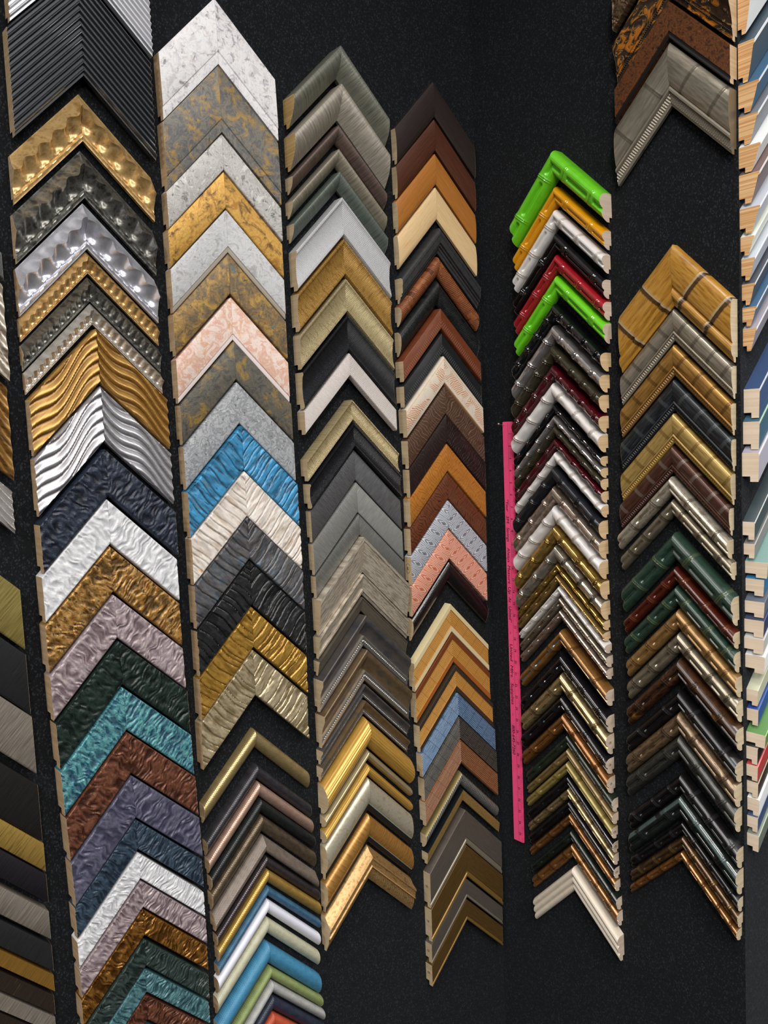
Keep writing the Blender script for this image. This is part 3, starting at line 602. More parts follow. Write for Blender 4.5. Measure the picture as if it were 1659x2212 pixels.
_ball = None
def bead_mesh(name, sec, sg, q, r):
    us, vs = 8, 5
    L = HW * SQ; s = q * sec.t; x0 = s + r * 1.2; n = int((L - r * 2) / (2.05 * r))
    verts, faces = [], []
    for c in range(n):
        x = x0 + c * 2.05 * r
        z = float(sec.H(np.array([x]), np.array([s]))[0]) + r * .15
        o = len(verts)
        for a in range(vs + 1):
            th = math.pi * a / vs
            for b in range(us):
                ph = 2 * math.pi * b / us
                dx = r * math.sin(th) * math.cos(ph); ds = r * math.sin(th) * math.sin(ph); dz = r * math.cos(th)
                X, S_ = x + dx, s + ds
                verts.append((sg * (X - S_) / SQ / 100, -(z + dz) / 100, -(X + S_) / SQ / 100))
        for a in range(vs):
            for b in range(us):
                faces.append((o + a * us + b, o + a * us + (b + 1) % us, o + (a + 1) * us + (b + 1) % us, o + (a + 1) * us + b))
    me = bpy.data.meshes.new(name); me.from_pydata(verts, [], faces)
    me.polygons.foreach_set('use_smooth', np.ones(len(me.polygons), bool))
    bm = bmesh.new(); bm.from_mesh(me); bmesh.ops.remove_doubles(bm, verts=bm.verts, dist=1e-5); bmesh.ops.recalc_face_normals(bm, faces=bm.faces); bm.to_mesh(me); bm.free()
    return me

# overlays: kind -> list of (part name, from, to, material key or option name, label)
def overlays(kind, mk, o):
    z = []
    if kind == 'step': z.append(('inner_lip', .815, 1, mk, None))
    elif kind == 'step2': z.append(('inner_lip', .87, 1, {'k_silver': 'lip_taupe', 'k_pink': 'lip_white'}.get(mk, mk), 'plain inner lip'))
    elif kind == 'beaded':
        if mk != 'o_carved': z.append(('inner_lip', .66, .925, 'leadsilver', 'silver inner lip'))
    elif kind == 'roundlip':
        z.append(('inner_lip', .79, 1, o['lip'], 'black inner lip')); z.append(('edge_line', .765, .80, o['edge'], 'thin mint edge line'))
    elif kind == 'slats':
        z.append(('outer_band', 0, .2, 'band_' + o['band'], o['band'] + ' outer band')); z.append(('inner_band', .8, 1, 'band_' + ('rust2' if o['band'] == 'rust' else o['band']), o['band'] + ' inner band'))
    elif kind == 'lipped':
        z.append(('inner_lip', .815, 1, o['lip'], 'narrow inner lip'))
    elif kind == 'goldtop': z.append(('outer_band', 0, .04, 'band_black', 'black side'))
    elif mk == 'v_herring': z.append(('outer_band', 0, .16, 'band_gold', 'gold side'))
    elif kind == 'slope' and mk.startswith('q_'): z.append(('edge_line', .015, .12, mk + '_edge', 'pale edge line'))
    elif kind == 'lipflat': z.append(('edge_line', .015, .10, mk + '_edge', 'pale edge line'))
    elif kind == 'caneband':
        z.append(('fillet', .70, .79, mk + '_lip', 'slim raised fillet')); z.append(('notched_band', .80, 1, mk + '_band', 'notched inner band'))
    elif kind == 'bamboo' and mk == 'h_amberblue': pass
    return z

END_FOR = {1: 'end_tan', 2: 'end_tan', 3: 'end_beige', 4: 'end_beige', 5: 'end_pale', 6: 'end_grey', 7: 'end_cream', 0: 'end_tan'}
GROUPS = {0: 'frame corner samples at the left edge', 1: 'frame corner samples in the leftmost full column', 2: 'frame corner samples in the stone and leather column',
          3: 'frame corner samples in the pewter and ribbed column', 4: 'frame corner samples in the column beside the carpet seam',
          5: 'bamboo frame corner samples beside the pink yardstick', 6: 'cane and bamboo frame corner samples near the panel corner', 7: 'frame corner samples on the far right panel'}

def sample(idx, col, u, v, t, h, tilt, kind, mk, o, label):
    pan = {0: 1, 1: 1, 2: 1, 3: 1, 4: 1, 5: 2, 6: 2, 7: 3}[col]
    (ox, oy), a = PANEL[pan]
    root = empty('frame_corner_sample', (ox + u / 100 * math.cos(a), oy + u / 100 * math.sin(a), EYE + v / 100), (0, -math.radians(tilt), a))
    root['label'] = label; root['category'] = 'frame sample'; root['group'] = GROUPS[col]
    if mk == 'n_burnt': kind = 'canepole'
    ek = END_FOR[col]
    if col == 7: ek = 'end_pine' if v + 0 > 20 else 'end_cream'
    if col == 6 and v > 60: ek = 'end_painted' if mk == 'n_silver' else 'end_tan'
    if col == 5 and -30 < v < 26 : ek = 'end_wheat'
    if col == 3 and h > 3.5: ek = 'end_yellow'
    ke = 1 - .012 / (HW)
    for side, sg in enumerate((-1, 1)):
        sec = Section(kind, t, h, o, idx * 2 + side + 1)
        rail = link('rail', strip_mesh('rail', sec, sg, 0, 1, 0, ke, gap=.012), root, mat(mk))
        nd = link('bare_wood_end', strip_mesh('bare_wood_end', sec, sg, 0, 1, ke, 1, nk=2, gap=.012), rail, mat(ek)); nd['label'] = 'bare cut wood end' if ek != 'end_painted' else 'painted end'
        for (pn, q0, q1, k_, lb) in overlays(kind, mk, o):
            ov = link(pn, strip_mesh(pn, sec, sg, q0, q1, 0, ke, lift=.03, sink=.1, gap=.012), rail, mat(k_))
            if lb: ov['label'] = lb
        if 'bead' in o:
            bd = link('bead_row', bead_mesh('bead_row', sec, sg, .82, o['r']), rail, mat(o['bead'])); bd['label'] = 'row of beads'
        if kind == 'ornate':
            bd = link('bead_row', bead_mesh('bead_row', sec, sg, .565, .09), rail, mat(mk)); bd['label'] = 'row of tiny beads'
        if o.get('stamp') and sg < 0: stamp(rail, sec, o['stamp'], sg)
        if o.get('mark') and sg == o.get('mside', -1): stamp(rail, sec, o['mark'], sg, False)
    return root

def text_mesh(name, body, m, parent, mw, width=None, size=0.01, thick=0.0002):
    cu = bpy.data.curves.new(name, 'FONT'); cu.body = body; cu.size = size; cu.extrude = thick; cu.align_x = 'LEFT'; cu.shear = 0.15 if name == 'lettering' else 0.0
    to = bpy.data.objects.new(name, cu); C.objects.link(to)
    bpy.context.view_layer.update()
    dg = bpy.context.evaluated_depsgraph_get()
    me = bpy.data.meshes.new_from_object(to.evaluated_get(dg)); me.name = name
    bpy.data.objects.remove(to); bpy.data.curves.remove(cu)
    if width:
        xs = [vv.co.x for vv in me.vertices]; x0, x1 = min(xs), max(xs)
        for vv in me.vertices: vv.co.x = (vv.co.x - x0) / (x1 - x0) * width
    o = link(name, me, parent, m); me.materials.clear(); me.materials.append(m)
    o.matrix_local = mw
    return o
def stamp(rail, sec, body, sg=-1, ring=True):
    """ink stamp on a bare end: letters, and an oval ring round a single letter"""
    px = sg * (HW + .012 + .03) / 100; py = -sec.h * .48 / 100; pz = -(HW + sec.t * SQ * .40) / 100
    sz = .0085 if ring else .006
    ox_ = .0026 if ring else .0042
    if sg < 0: mw = Matrix(((0, 0, -1, px), (-1, 0, 0, py + ox_), (0, 1, 0, pz - sz * .36), (0, 0, 0, 1)))
    else: mw = Matrix(((0, 0, 1, px), (1, 0, 0, py - ox_), (0, 1, 0, pz - sz * .36), (0, 0, 0, 1)))
    text_mesh('stamped_lettering', body, mat('ink' if ring else 'ink_faint'), rail, mw, None, sz)
    if not ring: return
    bm = bmesh.new(); n = 32
    for a in range(n):
        p = []
        for (aa, k) in ((a, 1.0), (a + 1, 1.0), (a + 1, 1.1), (a, 1.1)):
            an = 2 * math.pi * aa / n
            p.append(bm.verts.new((px, py + .0058 * k * math.cos(an), pz + .0092 * k * math.sin(an))))
        bm.faces.new(p)
    bmesh.ops.remove_doubles(bm, verts=bm.verts, dist=1e-6)
    me = bpy.data.meshes.new('stamp_ring'); bm.to_mesh(me); bm.free()
    link('stamp_ring', me, rail, mat('ink_faint'))

TABLE = [
(1,-81.6,84.4,10.00,2.2,-0.1,'ribs','ribsilver',dict(n=14),'silver ribbed frame corner sample cut by the top edge, first in the leftmost full column'),
(1,-82.2,69.2,10.38,2.4,-0.3,'ribs','ribblack',dict(n=14),'wide black frame corner sample with many ridges running along it'),
(1,-82.9,52.1,4.83,2.6,-0.1,'scallop','goldleaf',dict(lam=3.1),'large gold frame corner sample with a big scalloped wavy crest'),
(1,-83.3,43.9,4.87,2.6,0.0,'scallop','pewter',dict(lam=3.1),'large dark pewter frame corner sample with scalloped crest, under the gold one'),
(1,-83.5,36.3,4.75,2.6,0.0,'scallop','silverleaf',dict(lam=3.1),'large bright silver frame corner sample with big scalloped crest'),
(1,-83.6,29.3,2.31,2.0,0.0,'scallop','goldleaf',dict(lam=1.28),'narrow gold frame corner sample with small close scallops'),
(1,-83.6,25.5,2.55,2.0,0.0,'scallop','pewter',dict(lam=1.28),'narrow dark pewter frame corner sample with small close scallops'),
(1,-83.5,21.6,2.20,2.0,-0.0,'scallop','silverwarm',dict(lam=1.28),'narrow silver frame corner sample with small close scallops and tan reflections'),
(1,-83.4,17.7,5.71,2.4,-0.0,'wave','goldwave',dict(),'wide gold frame corner sample carved with flowing wavy ridges'),
(1,-83.4,9.1,5.88,2.4,0.0,'wave','silverwave',dict(),'wide silver frame corner sample carved with flowing wavy ridges'),
(1,-83.7,-0.4,4.97,3.0,0.3,'ripple','r_navy',dict(),'wide navy blue rippled frame corner sample, below the silver waves'),
(1,-84.0,-8.0,4.78,3.0,0.2,'ripple','r_white',dict(),'wide white rippled frame corner sample in the leftmost full column'),
(1,-84.1,-15.2,4.90,3.0,0.2,'ripple','r_bronze',dict(),'wide golden bronze rippled frame corner sample with dark flecks'),
(1,-84.1,-22.7,4.73,3.0,0.6,'ripple','r_mauve',dict(),'wide dusty mauve rippled frame corner sample'),
(1,-83.9,-29.9,4.88,3.0,0.9,'ripple','r_green',dict(),'wide very dark green rippled frame corner sample above the turquoise one'),
(1,-83.8,-37.3,4.81,3.0,1.0,'ripple','r_teal',dict(),'wide turquoise and blue rippled frame corner sample'),
(1,-83.6,-44.5,4.71,3.0,1.1,'ripple','r_copper',dict(),'wide copper red rippled frame corner sample'),
(1,-83.4,-51.6,4.85,3.0,1.1,'ripple','r_purple',dict(),'wide greyish purple rippled frame corner sample'),
(1,-83.3,-58.8,3.47,2.8,0.7,'ripple','r_blue',dict(f=1.6),'narrower slate blue rippled frame corner sample with yellowish edges'),
(1,-83.2,-64.4,2.98,2.8,-0.1,'ripple','r_white',dict(f=1.6),'narrower white rippled frame corner sample near the bottom of its column'),
(1,-83.1,-69.1,3.06,2.8,-0.4,'ripple','r_mauve',dict(f=1.6),'narrower dusty mauve rippled frame corner sample near the bottom'),
(1,-83.2,-73.8,3.03,2.8,-0.6,'ripple','r_amber',dict(f=1.6),'narrower shiny amber bronze rippled frame corner sample near the bottom'),
(1,-83.3,-78.8,3.13,2.8,-0.7,'ripple','r_dgreen',dict(f=1.6),'narrower grey green rippled frame corner sample near the bottom'),
(1,-83.6,-83.7,2.73,2.8,-0.3,'ripple','r_teal2',dict(f=1.6),'narrower pale turquoise rippled frame corner sample near the bottom edge'),
(1,-83.8,-88.0,2.98,2.8,0.0,'ripple','r_copper',dict(f=1.6),'narrower copper rippled frame corner sample at the bottom edge'),
(1,-84.0,-92.6,3.09,2.8,0.0,'ripple','r_blue',dict(f=1.6),'dark blue rippled frame corner sample just peeping in at the bottom edge'),
(2,-59.9,71.2,7.08,2.1,1.0,'step','k_white',dict(),'wide white crackled frame corner sample at the top of its column'),
(2,-60.0,60.7,7.24,2.1,0.9,'step','k_goldgrey',dict(),'wide grey stone-look frame corner sample with golden patches, below the white one'),
(2,-60.0,50.0,3.96,2.0,0.4,'flat','k_greywhite',dict(),'grey and white stone-look frame corner sample above the bright gold one'),
(2,-60.1,44.0,4.08,2.0,0.0,'flat','k_gold',dict(),'bright gold leaf frame corner sample with dark rubbed edges'),
(2,-60.1,37.9,4.77,2.0,-0.1,'step2','k_silver',dict(),'pale silver stone-look frame corner sample with taupe inner lip'),
(2,-60.2,30.8,4.56,2.0,-0.2,'flat','k_brown',dict(),'brown and ochre mottled frame corner sample with a bluish lower left end'),
(2,-60.2,23.7,4.85,2.0,-0.2,'step2','k_pink',dict(),'pink and peach marbled frame corner sample'),
(2,-60.1,16.5,4.44,2.0,-0.0,'flat','k_dark',dict(),'charcoal mottled frame corner sample with ochre patches, below the pink one'),
(2,-60.0,9.7,4.80,2.0,-0.0,'flat','k_ash',dict(),'ash grey speckled frame corner sample above the blue planked one'),
(2,-59.9,2.4,5.19,2.4,-0.3,'planks','p_blue',dict(),'bright blue frame corner sample with slate-like cross strips'),
(2,-59.8,-5.3,5.33,2.4,-0.5,'planks','p_cream',dict(),'cream white frame corner sample with slate-like cross strips'),
(2,-59.8,-13.1,5.00,2.4,-0.5,'planks','p_grey',dict(),'dark grey frame corner sample with slate-like cross strips'),
(2,-59.9,-20.6,5.35,2.4,-0.3,'planks','p_black',dict(),'black frame corner sample with gold flecks and slate-like cross strips'),
(2,-60.1,-28.6,4.92,2.4,-0.2,'planks','p_gold',dict(),'rich gold frame corner sample with slate-like cross strips'),
(2,-60.3,-36.1,5.59,2.4,-0.4,'planks','p_champ',dict(),'pale champagne frame corner sample with slate-like cross strips, above a bare gap'),
(2,-60.5,-50.3,2.35,2.0,-0.6,'round','l_gold',dict(),'slim rounded gold frame corner sample standing alone below the gap'),
(2,-60.5,-56.6,1.91,2.0,-0.2,'round','l_pewter',dict(),'slim rounded dark gunmetal frame corner sample, below the slim gold one'),
(2,-60.4,-59.8,1.91,2.0,0.3,'round','l_copper',dict(),'slim rounded rose copper frame corner sample'),
(2,-60.2,-62.9,1.86,2.0,0.4,'round','l_black',dict(),'slim rounded black leather-look frame corner sample'),
(2,-60.2,-65.9,2.25,2.0,-0.0,'round','l_bronze',dict(),'slim rounded dark bronze frame corner sample'),
(2,-60.0,-69.8,2.06,2.3,-0.3,'wedge','l_taupe',dict(),'taupe leather-look frame corner sample with broad sloped outer face'),
(2,-59.8,-73.5,1.63,2.0,0.1,'round','l_brown',dict(),'slim rounded dark brown metallic frame corner sample above the yellow gold one'),
(2,-59.7,-76.1,1.83,2.0,0.3,'round','l_ygold',dict(),'slim rounded yellow gold frame corner sample with fine diagonal texture'),
(2,-59.9,-79.1,1.40,2.0,-0.1,'round','l_blue',dict(),'slim denim blue leather-look frame corner sample above the white one'),
(2,-60.0,-81.6,1.89,2.0,-0.8,'round','l_white',dict(),'slim rounded plain white frame corner sample'),
(2,-60.3,-84.9,2.16,2.0,-1.1,'round','l_sage',dict(),'slim sage cream woven-look frame corner sample below the white one'),
(2,-60.6,-89.4,2.83,2.4,-0.8,'round','l_teal',dict(),'rounded teal blue frame corner sample below a black gap near the bottom'),
(2,-60.3,-94.1,1.71,2.0,-0.3,'round','l_olive',dict(),'slim rounded olive green frame corner sample near the bottom edge'),
(2,-60.1,-97.0,1.66,2.0,0.0,'round','l_grey',dict(),'slim rounded pale grey frame corner sample near the bottom edge'),
(2,-60.2,-99.7,2.04,2.0,0.0,'round','l_navy',dict(),'slim rounded dark navy frame corner sample at the bottom edge'),
(2,-60.3,-102.9,2.19,2.0,0.0,'round','l_red',dict(),'orange red frame corner sample just showing at the bottom edge'),
(3,-35.9,69.0,3.62,3.6,-0.5,'dome','w_olive',dict(),'tall olive pewter frame corner sample at the top of its column'),
(3,-36.1,62.5,4.15,3.6,-0.5,'dome','w_taupe',dict(),'tall silvery taupe brushed frame corner sample, second from top of its column'),
(3,-36.4,55.6,1.99,2.4,-0.2,'dome','w_copper',dict(),'narrow brown copper brushed frame corner sample'),
(3,-36.6,51.4,2.00,2.4,-0.4,'dome','w_champ',dict(),'narrow champagne pewter brushed frame corner sample under the copper one'),
(3,-36.6,47.5,2.20,2.4,-0.5,'dome','w_green',dict(),'narrow grey green brushed frame corner sample above the white ribbed one'),
(3,-36.5,42.9,4.82,2.6,-0.2,'tray','x_white',dict(),'wide white frame corner sample with fine cross ribs'),
(3,-36.6,35.5,4.57,2.6,-0.2,'tray','x_gold',dict(),'wide orange gold frame corner sample with fine cross ribs'),
(3,-36.6,28.4,4.21,2.6,-0.1,'tray','x_champ',dict(),'wide champagne gold frame corner sample with fine cross ribs'),
(3,-36.6,21.9,4.55,2.6,0.0,'tray','x_black',dict(),'wide black frame corner sample with fine cross ribs'),
(3,-36.6,15.0,2.86,2.4,-0.0,'flat','x_cream',dict(),'narrow cream white frame corner sample with fine cross ribs, above a gap'),
(3,-36.6,6.5,2.69,2.6,0.4,'tray','x_champ',dict(),'narrow champagne gold cross-ribbed frame corner sample below the gap'),
(3,-36.4,2.2,3.11,2.6,0.8,'tray','x_black',dict(),'narrow black cross-ribbed frame corner sample under the narrow champagne one'),
(3,-36.1,-2.8,3.98,1.6,0.6,'flat','f_dark',dict(),'charcoal grey frame corner sample with pinstripe texture'),
(3,-35.9,-8.9,3.97,1.6,0.4,'flat','f_light',dict(),'light grey frame corner sample with pinstripe texture'),
(3,-35.7,-14.9,2.80,1.6,0.1,'flat','f_mid',dict(),'narrow mid grey frame corner sample with pinstripe texture'),
(3,-35.6,-19.2,4.75,3.0,-0.2,'slope','d_wood',dict(),'wide driftwood grey brown frame corner sample with shiny streaks'),
(3,-35.8,-26.3,2.78,2.4,-0.3,'slopelip','d_wood',dict(),'medium driftwood frame corner sample with raised inner line'),
(3,-36.0,-30.7,1.91,2.0,-0.3,'slope','d_dark',dict(),'narrow dark driftwood frame corner sample above the beaded ones'),
(3,-36.3,-34.0,4.32,3.2,-0.1,'beaded','b_blue',dict(bead='silver',r=0.21),'wide slate blue frame corner sample with row of large silver beads'),
(3,-36.4,-40.6,4.46,3.2,0.1,'beaded','b_brown',dict(bead='silverwarm',r=0.21),'wide golden brown frame corner sample with row of large silver beads'),
(3,-36.5,-47.5,1.88,2.2,-0.3,'beaded','b_blue',dict(bead='silver',r=0.1),'narrow slate blue frame corner sample with fine row of tiny beads'),
(3,-36.6,-50.7,1.92,2.2,-0.7,'beaded','b_brown',dict(bead='silver',r=0.1),'narrow golden brown frame corner sample with fine row of tiny beads'),
(3,-36.5,-54.1,3.91,3.4,-1.0,'flute','y_yellow',dict(n=9),'large yellow gold half-round frame corner sample with fluting'),
(3,-36.4,-60.3,1.51,2.2,-1.1,'flute','y_champ',dict(n=4),'slim champagne half-round frame corner sample between two yellow ones'),
(3,-36.5,-63.2,1.64,2.2,-1.1,'flute','y_yellow',dict(n=5),'slim yellow gold half-round fluted frame corner sample'),
(3,-36.7,-66.0,4.60,2.4,-1.1,'roundlip','y_speck',dict(lip='blacklip',edge='mint'),'pale champagne speckled rounded frame corner sample with black inner lip'),
(3,-37.1,-73.1,4.00,2.4,-0.9,'roundlip','y_amber',dict(lip='blacklip',edge='mint'),'amber brown rounded frame corner sample with black and mint inner lip'),
(3,-37.5,-79.3,4.88,3.2,-0.4,'ornate','y_orn',dict(),'carved gold frame corner sample with beading and leaf strokes, lowest in its column'),
(4,-12.0,68.5,4.66,1.5,0.9,'pillow','s_espresso',dict(),'plain dark espresso stained frame corner sample at the top of its column'),
(4,-12.1,61.3,4.19,1.5,0.4,'pillow','s_mahog',dict(),'plain mahogany brown stained frame corner sample'),
(4,-12.3,54.7,4.12,1.5,0.2,'pillow','s_honey',dict(),'plain honey orange stained frame corner sample'),
(4,-12.5,48.2,4.31,1.5,0.6,'pillow','s_maple',dict(),'plain pale maple frame corner sample'),
(4,-12.6,40.2,3.35,2.4,0.5,'stepin','t_slate',dict(),'black slate-textured frame corner sample with stepped inner edge, below the maple'),
(4,-12.8,34.7,2.65,2.0,-0.1,'round','t_tan',dict(),'rounded tan frame corner sample with engraved tribal line pattern'),
(4,-13.2,29.9,3.30,2.0,0.2,'round','t_black',dict(),'rounded black frame corner sample with engraved tribal line pattern'),
(4,-13.4,24.3,2.77,2.4,0.5,'flat','t_brown',dict(),'reddish brown frame corner sample with a row of short carved dashes'),
(4,-13.4,19.4,2.83,2.4,0.1,'flat','t_dash',dict(),'black frame corner sample with a row of short carved dashes'),
(4,-13.1,14.9,3.78,2.4,0.3,'flat','t_ivory',dict(),'ivory frame corner sample painted with orange wavy strokes'),
(4,-12.8,8.9,3.85,2.0,0.5,'flat','u_brown',dict(),'brown frame corner sample with pale combed swirl lines'),
(4,-12.7,3.2,3.89,2.0,0.3,'flat','u_esp',dict(),'dark espresso frame corner sample with faint swirls above the honey swirl one'),
(4,-12.8,-2.7,3.85,2.0,-0.1,'flat','u_honey',dict(),'honey orange frame corner sample with combed swirl lines'),
(4,-13.0,-8.6,3.69,2.0,-0.2,'flat','u_red',dict(),'red brown frame corner sample with dark combed swirl lines'),
(4,-13.1,-14.2,3.97,2.0,-0.2,'flat','u_silver',dict(stamp='E'),'silver blue frame corner sample with white feather pattern'),
(4,-13.3,-20.2,4.19,2.0,-0.3,'flat','u_coral',dict(stamp='E'),'coral pink frame corner sample with white feather pattern'),
(4,-13.3,-26.5,3.27,2.0,0.0,'round','u_gloss',dict(),'glossy black crinkled frame corner sample above a gap'),
(4,-13.4,-35.7,4.08,1.8,-0.1,'slats','v_cane',dict(band='cream'),'honey cane-slat frame corner sample with cream outer and inner bands'),
(4,-13.2,-41.9,4.27,1.8,-0.4,'slats','v_cane',dict(band='rust'),'honey cane-slat frame corner sample with reddish brown bands'),
(4,-12.7,-48.8,3.84,1.9,-0.5,'slats','v_cane',dict(band='ebony'),'honey cane-slat frame corner sample with dark brown bands'),
(4,-12.4,-54.8,3.31,1.9,-0.2,'reeds','v_blue',dict(),'blue reeded slat frame corner sample'),
(4,-12.3,-59.9,3.32,1.9,0.2,'reeds','v_black',dict(),'grey black reeded slat frame corner sample between blue and copper brown ones'),
(4,-12.2,-64.9,3.50,1.9,0.1,'reeds','v_brown',dict(),'copper brown reeded slat frame corner sample'),
(4,-12.2,-71.9,1.96,2.0,-0.5,'round','v_herring',dict(),'slim grey herringbone frame corner sample with gold side'),
(4,-12.0,-75.8,1.69,1.9,-0.5,'goldtop','v_goldtop',dict(),'slim frame corner sample with black side and mottled gold face'),
(4,-11.8,-80.3,5.23,2.1,-0.6,'lipped','v_taupe',dict(lip='silverlip',mark='CR'),'wide dull taupe frame corner sample with bright silver inner lip'),
(4,-11.9,-88.0,4.95,2.1,-0.4,'lipped','v_bronze',dict(lip='goldlip',mark='CR'),'wide brown bronze frame corner sample with gold inner lip'),
(4,-12.2,-95.5,2.86,2.0,-0.1,'lipped','v_taupe',dict(lip='silverlip',mark='CR'),'narrow dull taupe frame corner sample second from the bottom of its column'),
(4,-12.4,-100.0,3.21,2.0,0.1,'lipped','v_bronze',dict(lip='goldlip',mark='CR'),'narrow brown bronze frame corner sample at the bottom of its column'),
(5,22.3,51.3,3.59,3.6,1.1,'bamboo','g_lime',dict(nn=2),'large glossy lime green bamboo frame corner sample at the column top'),
(5,22.1,44.8,2.37,2.7,1.0,'bamboo','g_yellow',dict(nn=2),'glossy yellow orange bamboo frame corner sample'),
(5,21.9,40.6,2.30,2.7,0.8,'bamboo','g_white',dict(nn=3),'white bamboo frame corner sample between the yellow and black ones near the top'),
(5,21.9,36.3,2.40,2.7,0.5,'bamboo','g_black',dict(nn=2),'glossy black bamboo frame corner sample above the red one'),
(5,21.9,32.3,2.36,2.7,0.7,'bamboo','g_red',dict(nn=3),'glossy red bamboo frame corner sample'),
(5,21.8,28.4,2.56,2.7,0.8,'bamboo','g_lime',dict(nn=2),'smaller glossy lime green bamboo frame corner sample below the red one'),
(5,21.6,23.2,2.40,3.6,0.6,'knots','g_black',dict(nn=4),'big glossy black knotted bamboo frame corner sample above the chrome one'),
(5,21.2,19.2,2.26,3.4,0.6,'knots','g_chrome',dict(nn=3),'wide mirror silver bamboo frame corner sample with tan reflections'),
(5,20.9,15.5,2.26,3.4,0.8,'knots','g_olive',dict(nn=4),'wide glossy dark olive bamboo frame corner sample'),
(5,20.8,11.7,2.13,3.4,0.6,'knots','g_burg',dict(nn=4),'wide glossy burgundy bamboo frame corner sample'),
(5,20.7,8.3,2.26,3.4,-0.0,'knots','g_white',dict(nn=3),'wide white bamboo frame corner sample under the wide burgundy one'),
(5,20.5,4.3,1.30,2.6,0.2,'knots','g_black',dict(nn=4),'thin glossy black bamboo frame corner sample under the wide white one'),
(5,20.4,2.0,1.28,2.6,0.7,'knots','g_chrome',dict(nn=4),'thin mirror silver bamboo frame corner sample'),
(5,20.4,-0.0,1.49,2.6,0.6,'knots','g_olive',dict(nn=4),'thin glossy dark olive bamboo frame corner sample'),
(5,20.4,-2.4,1.48,2.6,0.8,'knots','g_burg',dict(nn=4),'thin glossy burgundy bamboo frame corner sample'),
(5,20.3,-5.1,1.54,2.6,0.8,'knots','g_white',dict(nn=4),'thin white bamboo frame corner sample under the thin burgundy one'),
(5,20.1,-7.9,2.44,3.2,0.8,'knots','g_satin',dict(nn=3),'wide satin black bamboo frame corner sample above the rosy silver one'),
(5,20.0,-11.7,2.42,3.2,0.9,'knots','g_rosesil',dict(nn=3),'wide rosy silver leaf bamboo frame corner sample'),
(5,19.9,-15.6,2.42,3.2,1.0,'knots','g_white',dict(nn=3),'wide white bamboo frame corner sample between rosy silver and gold ones'),
(5,20.0,-19.5,2.44,3.2,1.1,'knots','g_gold',dict(nn=3),'wide yellow gold leaf bamboo frame corner sample'),
(5,20.1,-23.3,2.51,3.2,1.0,'knots','g_silver',dict(nn=3),'wide silver leaf bamboo frame corner sample'),
(5,20.0,-27.1,1.31,2.4,1.1,'bamboo','g_gold',dict(nn=4),'thin yellow gold bamboo frame corner sample just below the wide silver one'),
(5,20.0,-29.3,1.28,2.6,1.1,'bamboo','g_gold2',dict(nn=4),'thin dull gold bamboo frame corner sample above a thin white one'),
(5,20.3,-31.6,1.23,2.4,0.9,'bamboo','g_white',dict(nn=4),'thin white bamboo frame corner sample between thin gold and pewter ones'),
(5,20.5,-33.8,1.54,2.4,0.8,'bamboo','g_pewter',dict(nn=4),'thin warm pewter bamboo frame corner sample'),
(5,20.5,-36.3,1.43,2.4,0.7,'bamboo','g_rosesil',dict(nn=4),'thin rosy silver bamboo frame corner sample above a gap'),
(5,20.6,-40.4,2.17,2.8,0.7,'bamboo','h_amberblue',dict(nn=2),'amber gold bamboo frame corner sample with greyish blue groove'),
(5,20.5,-45.4,2.40,2.8,1.0,'bamboo','h_black',dict(nn=3),'black bamboo frame corner sample between amber and champagne gold ones'),
(5,20.4,-49.2,2.73,2.8,0.7,'bamboo','h_champ',dict(mark='CR',mside=1,nn=2),'pale champagne gold bamboo frame corner sample'),
(5,20.4,-53.8,2.19,2.8,-0.1,'bamboo','h_black',dict(mark='CR',mside=1,nn=3),'black bamboo frame corner sample directly under the champagne gold one'),
(5,20.6,-57.4,2.32,2.8,-0.3,'bamboo','h_amber',dict(mark='CR',mside=1,nn=2),'burnt amber bamboo frame corner sample above the dark green one'),
(5,21.1,-61.7,1.89,2.2,-0.0,'bamboo','h_green',dict(nn=2),'thin dark green bamboo frame corner sample'),
(5,21.1,-64.7,1.49,2.2,-0.0,'bamboo','h_tan',dict(nn=2),'thin tan gold bamboo frame corner sample above the yellowish one'),
(5,20.9,-67.5,1.61,2.2,-0.1,'bamboo','h_straw',dict(mark='CR',mside=1,nn=2),'thin straw yellow bamboo frame corner sample'),
(5,20.9,-70.5,1.54,2.0,-0.0,'bamboo','h_black',dict(mark='CR',mside=1,nn=2),'thin black bamboo frame corner sample under the straw yellow one'),
(5,20.9,-73.0,1.55,2.0,0.3,'bamboo','h_champ',dict(nn=3),'thin antique gold bamboo frame corner sample between two thin black ones'),
(5,21.0,-75.7,1.56,2.0,0.3,'bamboo','h_black',dict(mark='CR',mside=1,nn=2),'thin black bamboo frame corner sample just above the thin amber one'),
(5,21.1,-78.3,1.55,2.0,0.5,'bamboo','h_amber',dict(nn=3),'thin amber bamboo frame corner sample between two dark ones'),
(5,21.3,-81.8,1.72,2.0,0.9,'bamboo','h_dkgreen',dict(nn=3),'thin green black bamboo frame corner sample third from the column bottom'),
(5,21.4,-84.6,2.05,2.0,0.9,'bamboo','h_amber',dict(nn=3),'thin amber bamboo frame corner sample just above the cream one'),
(5,21.6,-89.5,3.60,2.2,0.6,'triple','h_cream',dict(),'cream frame corner sample of three rounded reeds, at the column bottom'),
(6,46.3,84.4,4.47,2.6,0.0,'ripple','o_braid',dict(f=1.8),'braided bronze frame corner sample cut off by the top edge'),
(6,46.3,75.8,4.77,2.6,-0.1,'beaded','o_carved',dict(bead='ebonybead',r=0.16),'dark carved frame corner sample with orange scroll leaves, second from the top edge'),
(6,46.3,68.4,4.08,2.2,-0.4,'lipped','o_leather',dict(lip='ebonylip'),'brown tooled leather-look frame corner sample with black inner lip'),
(6,46.2,62.0,7.01,2.6,-0.5,'caneband','n_silver',dict(nn=2,dent=1),'wide antique silver bamboo frame corner sample with notched inner band, hanging above bare carpet'),
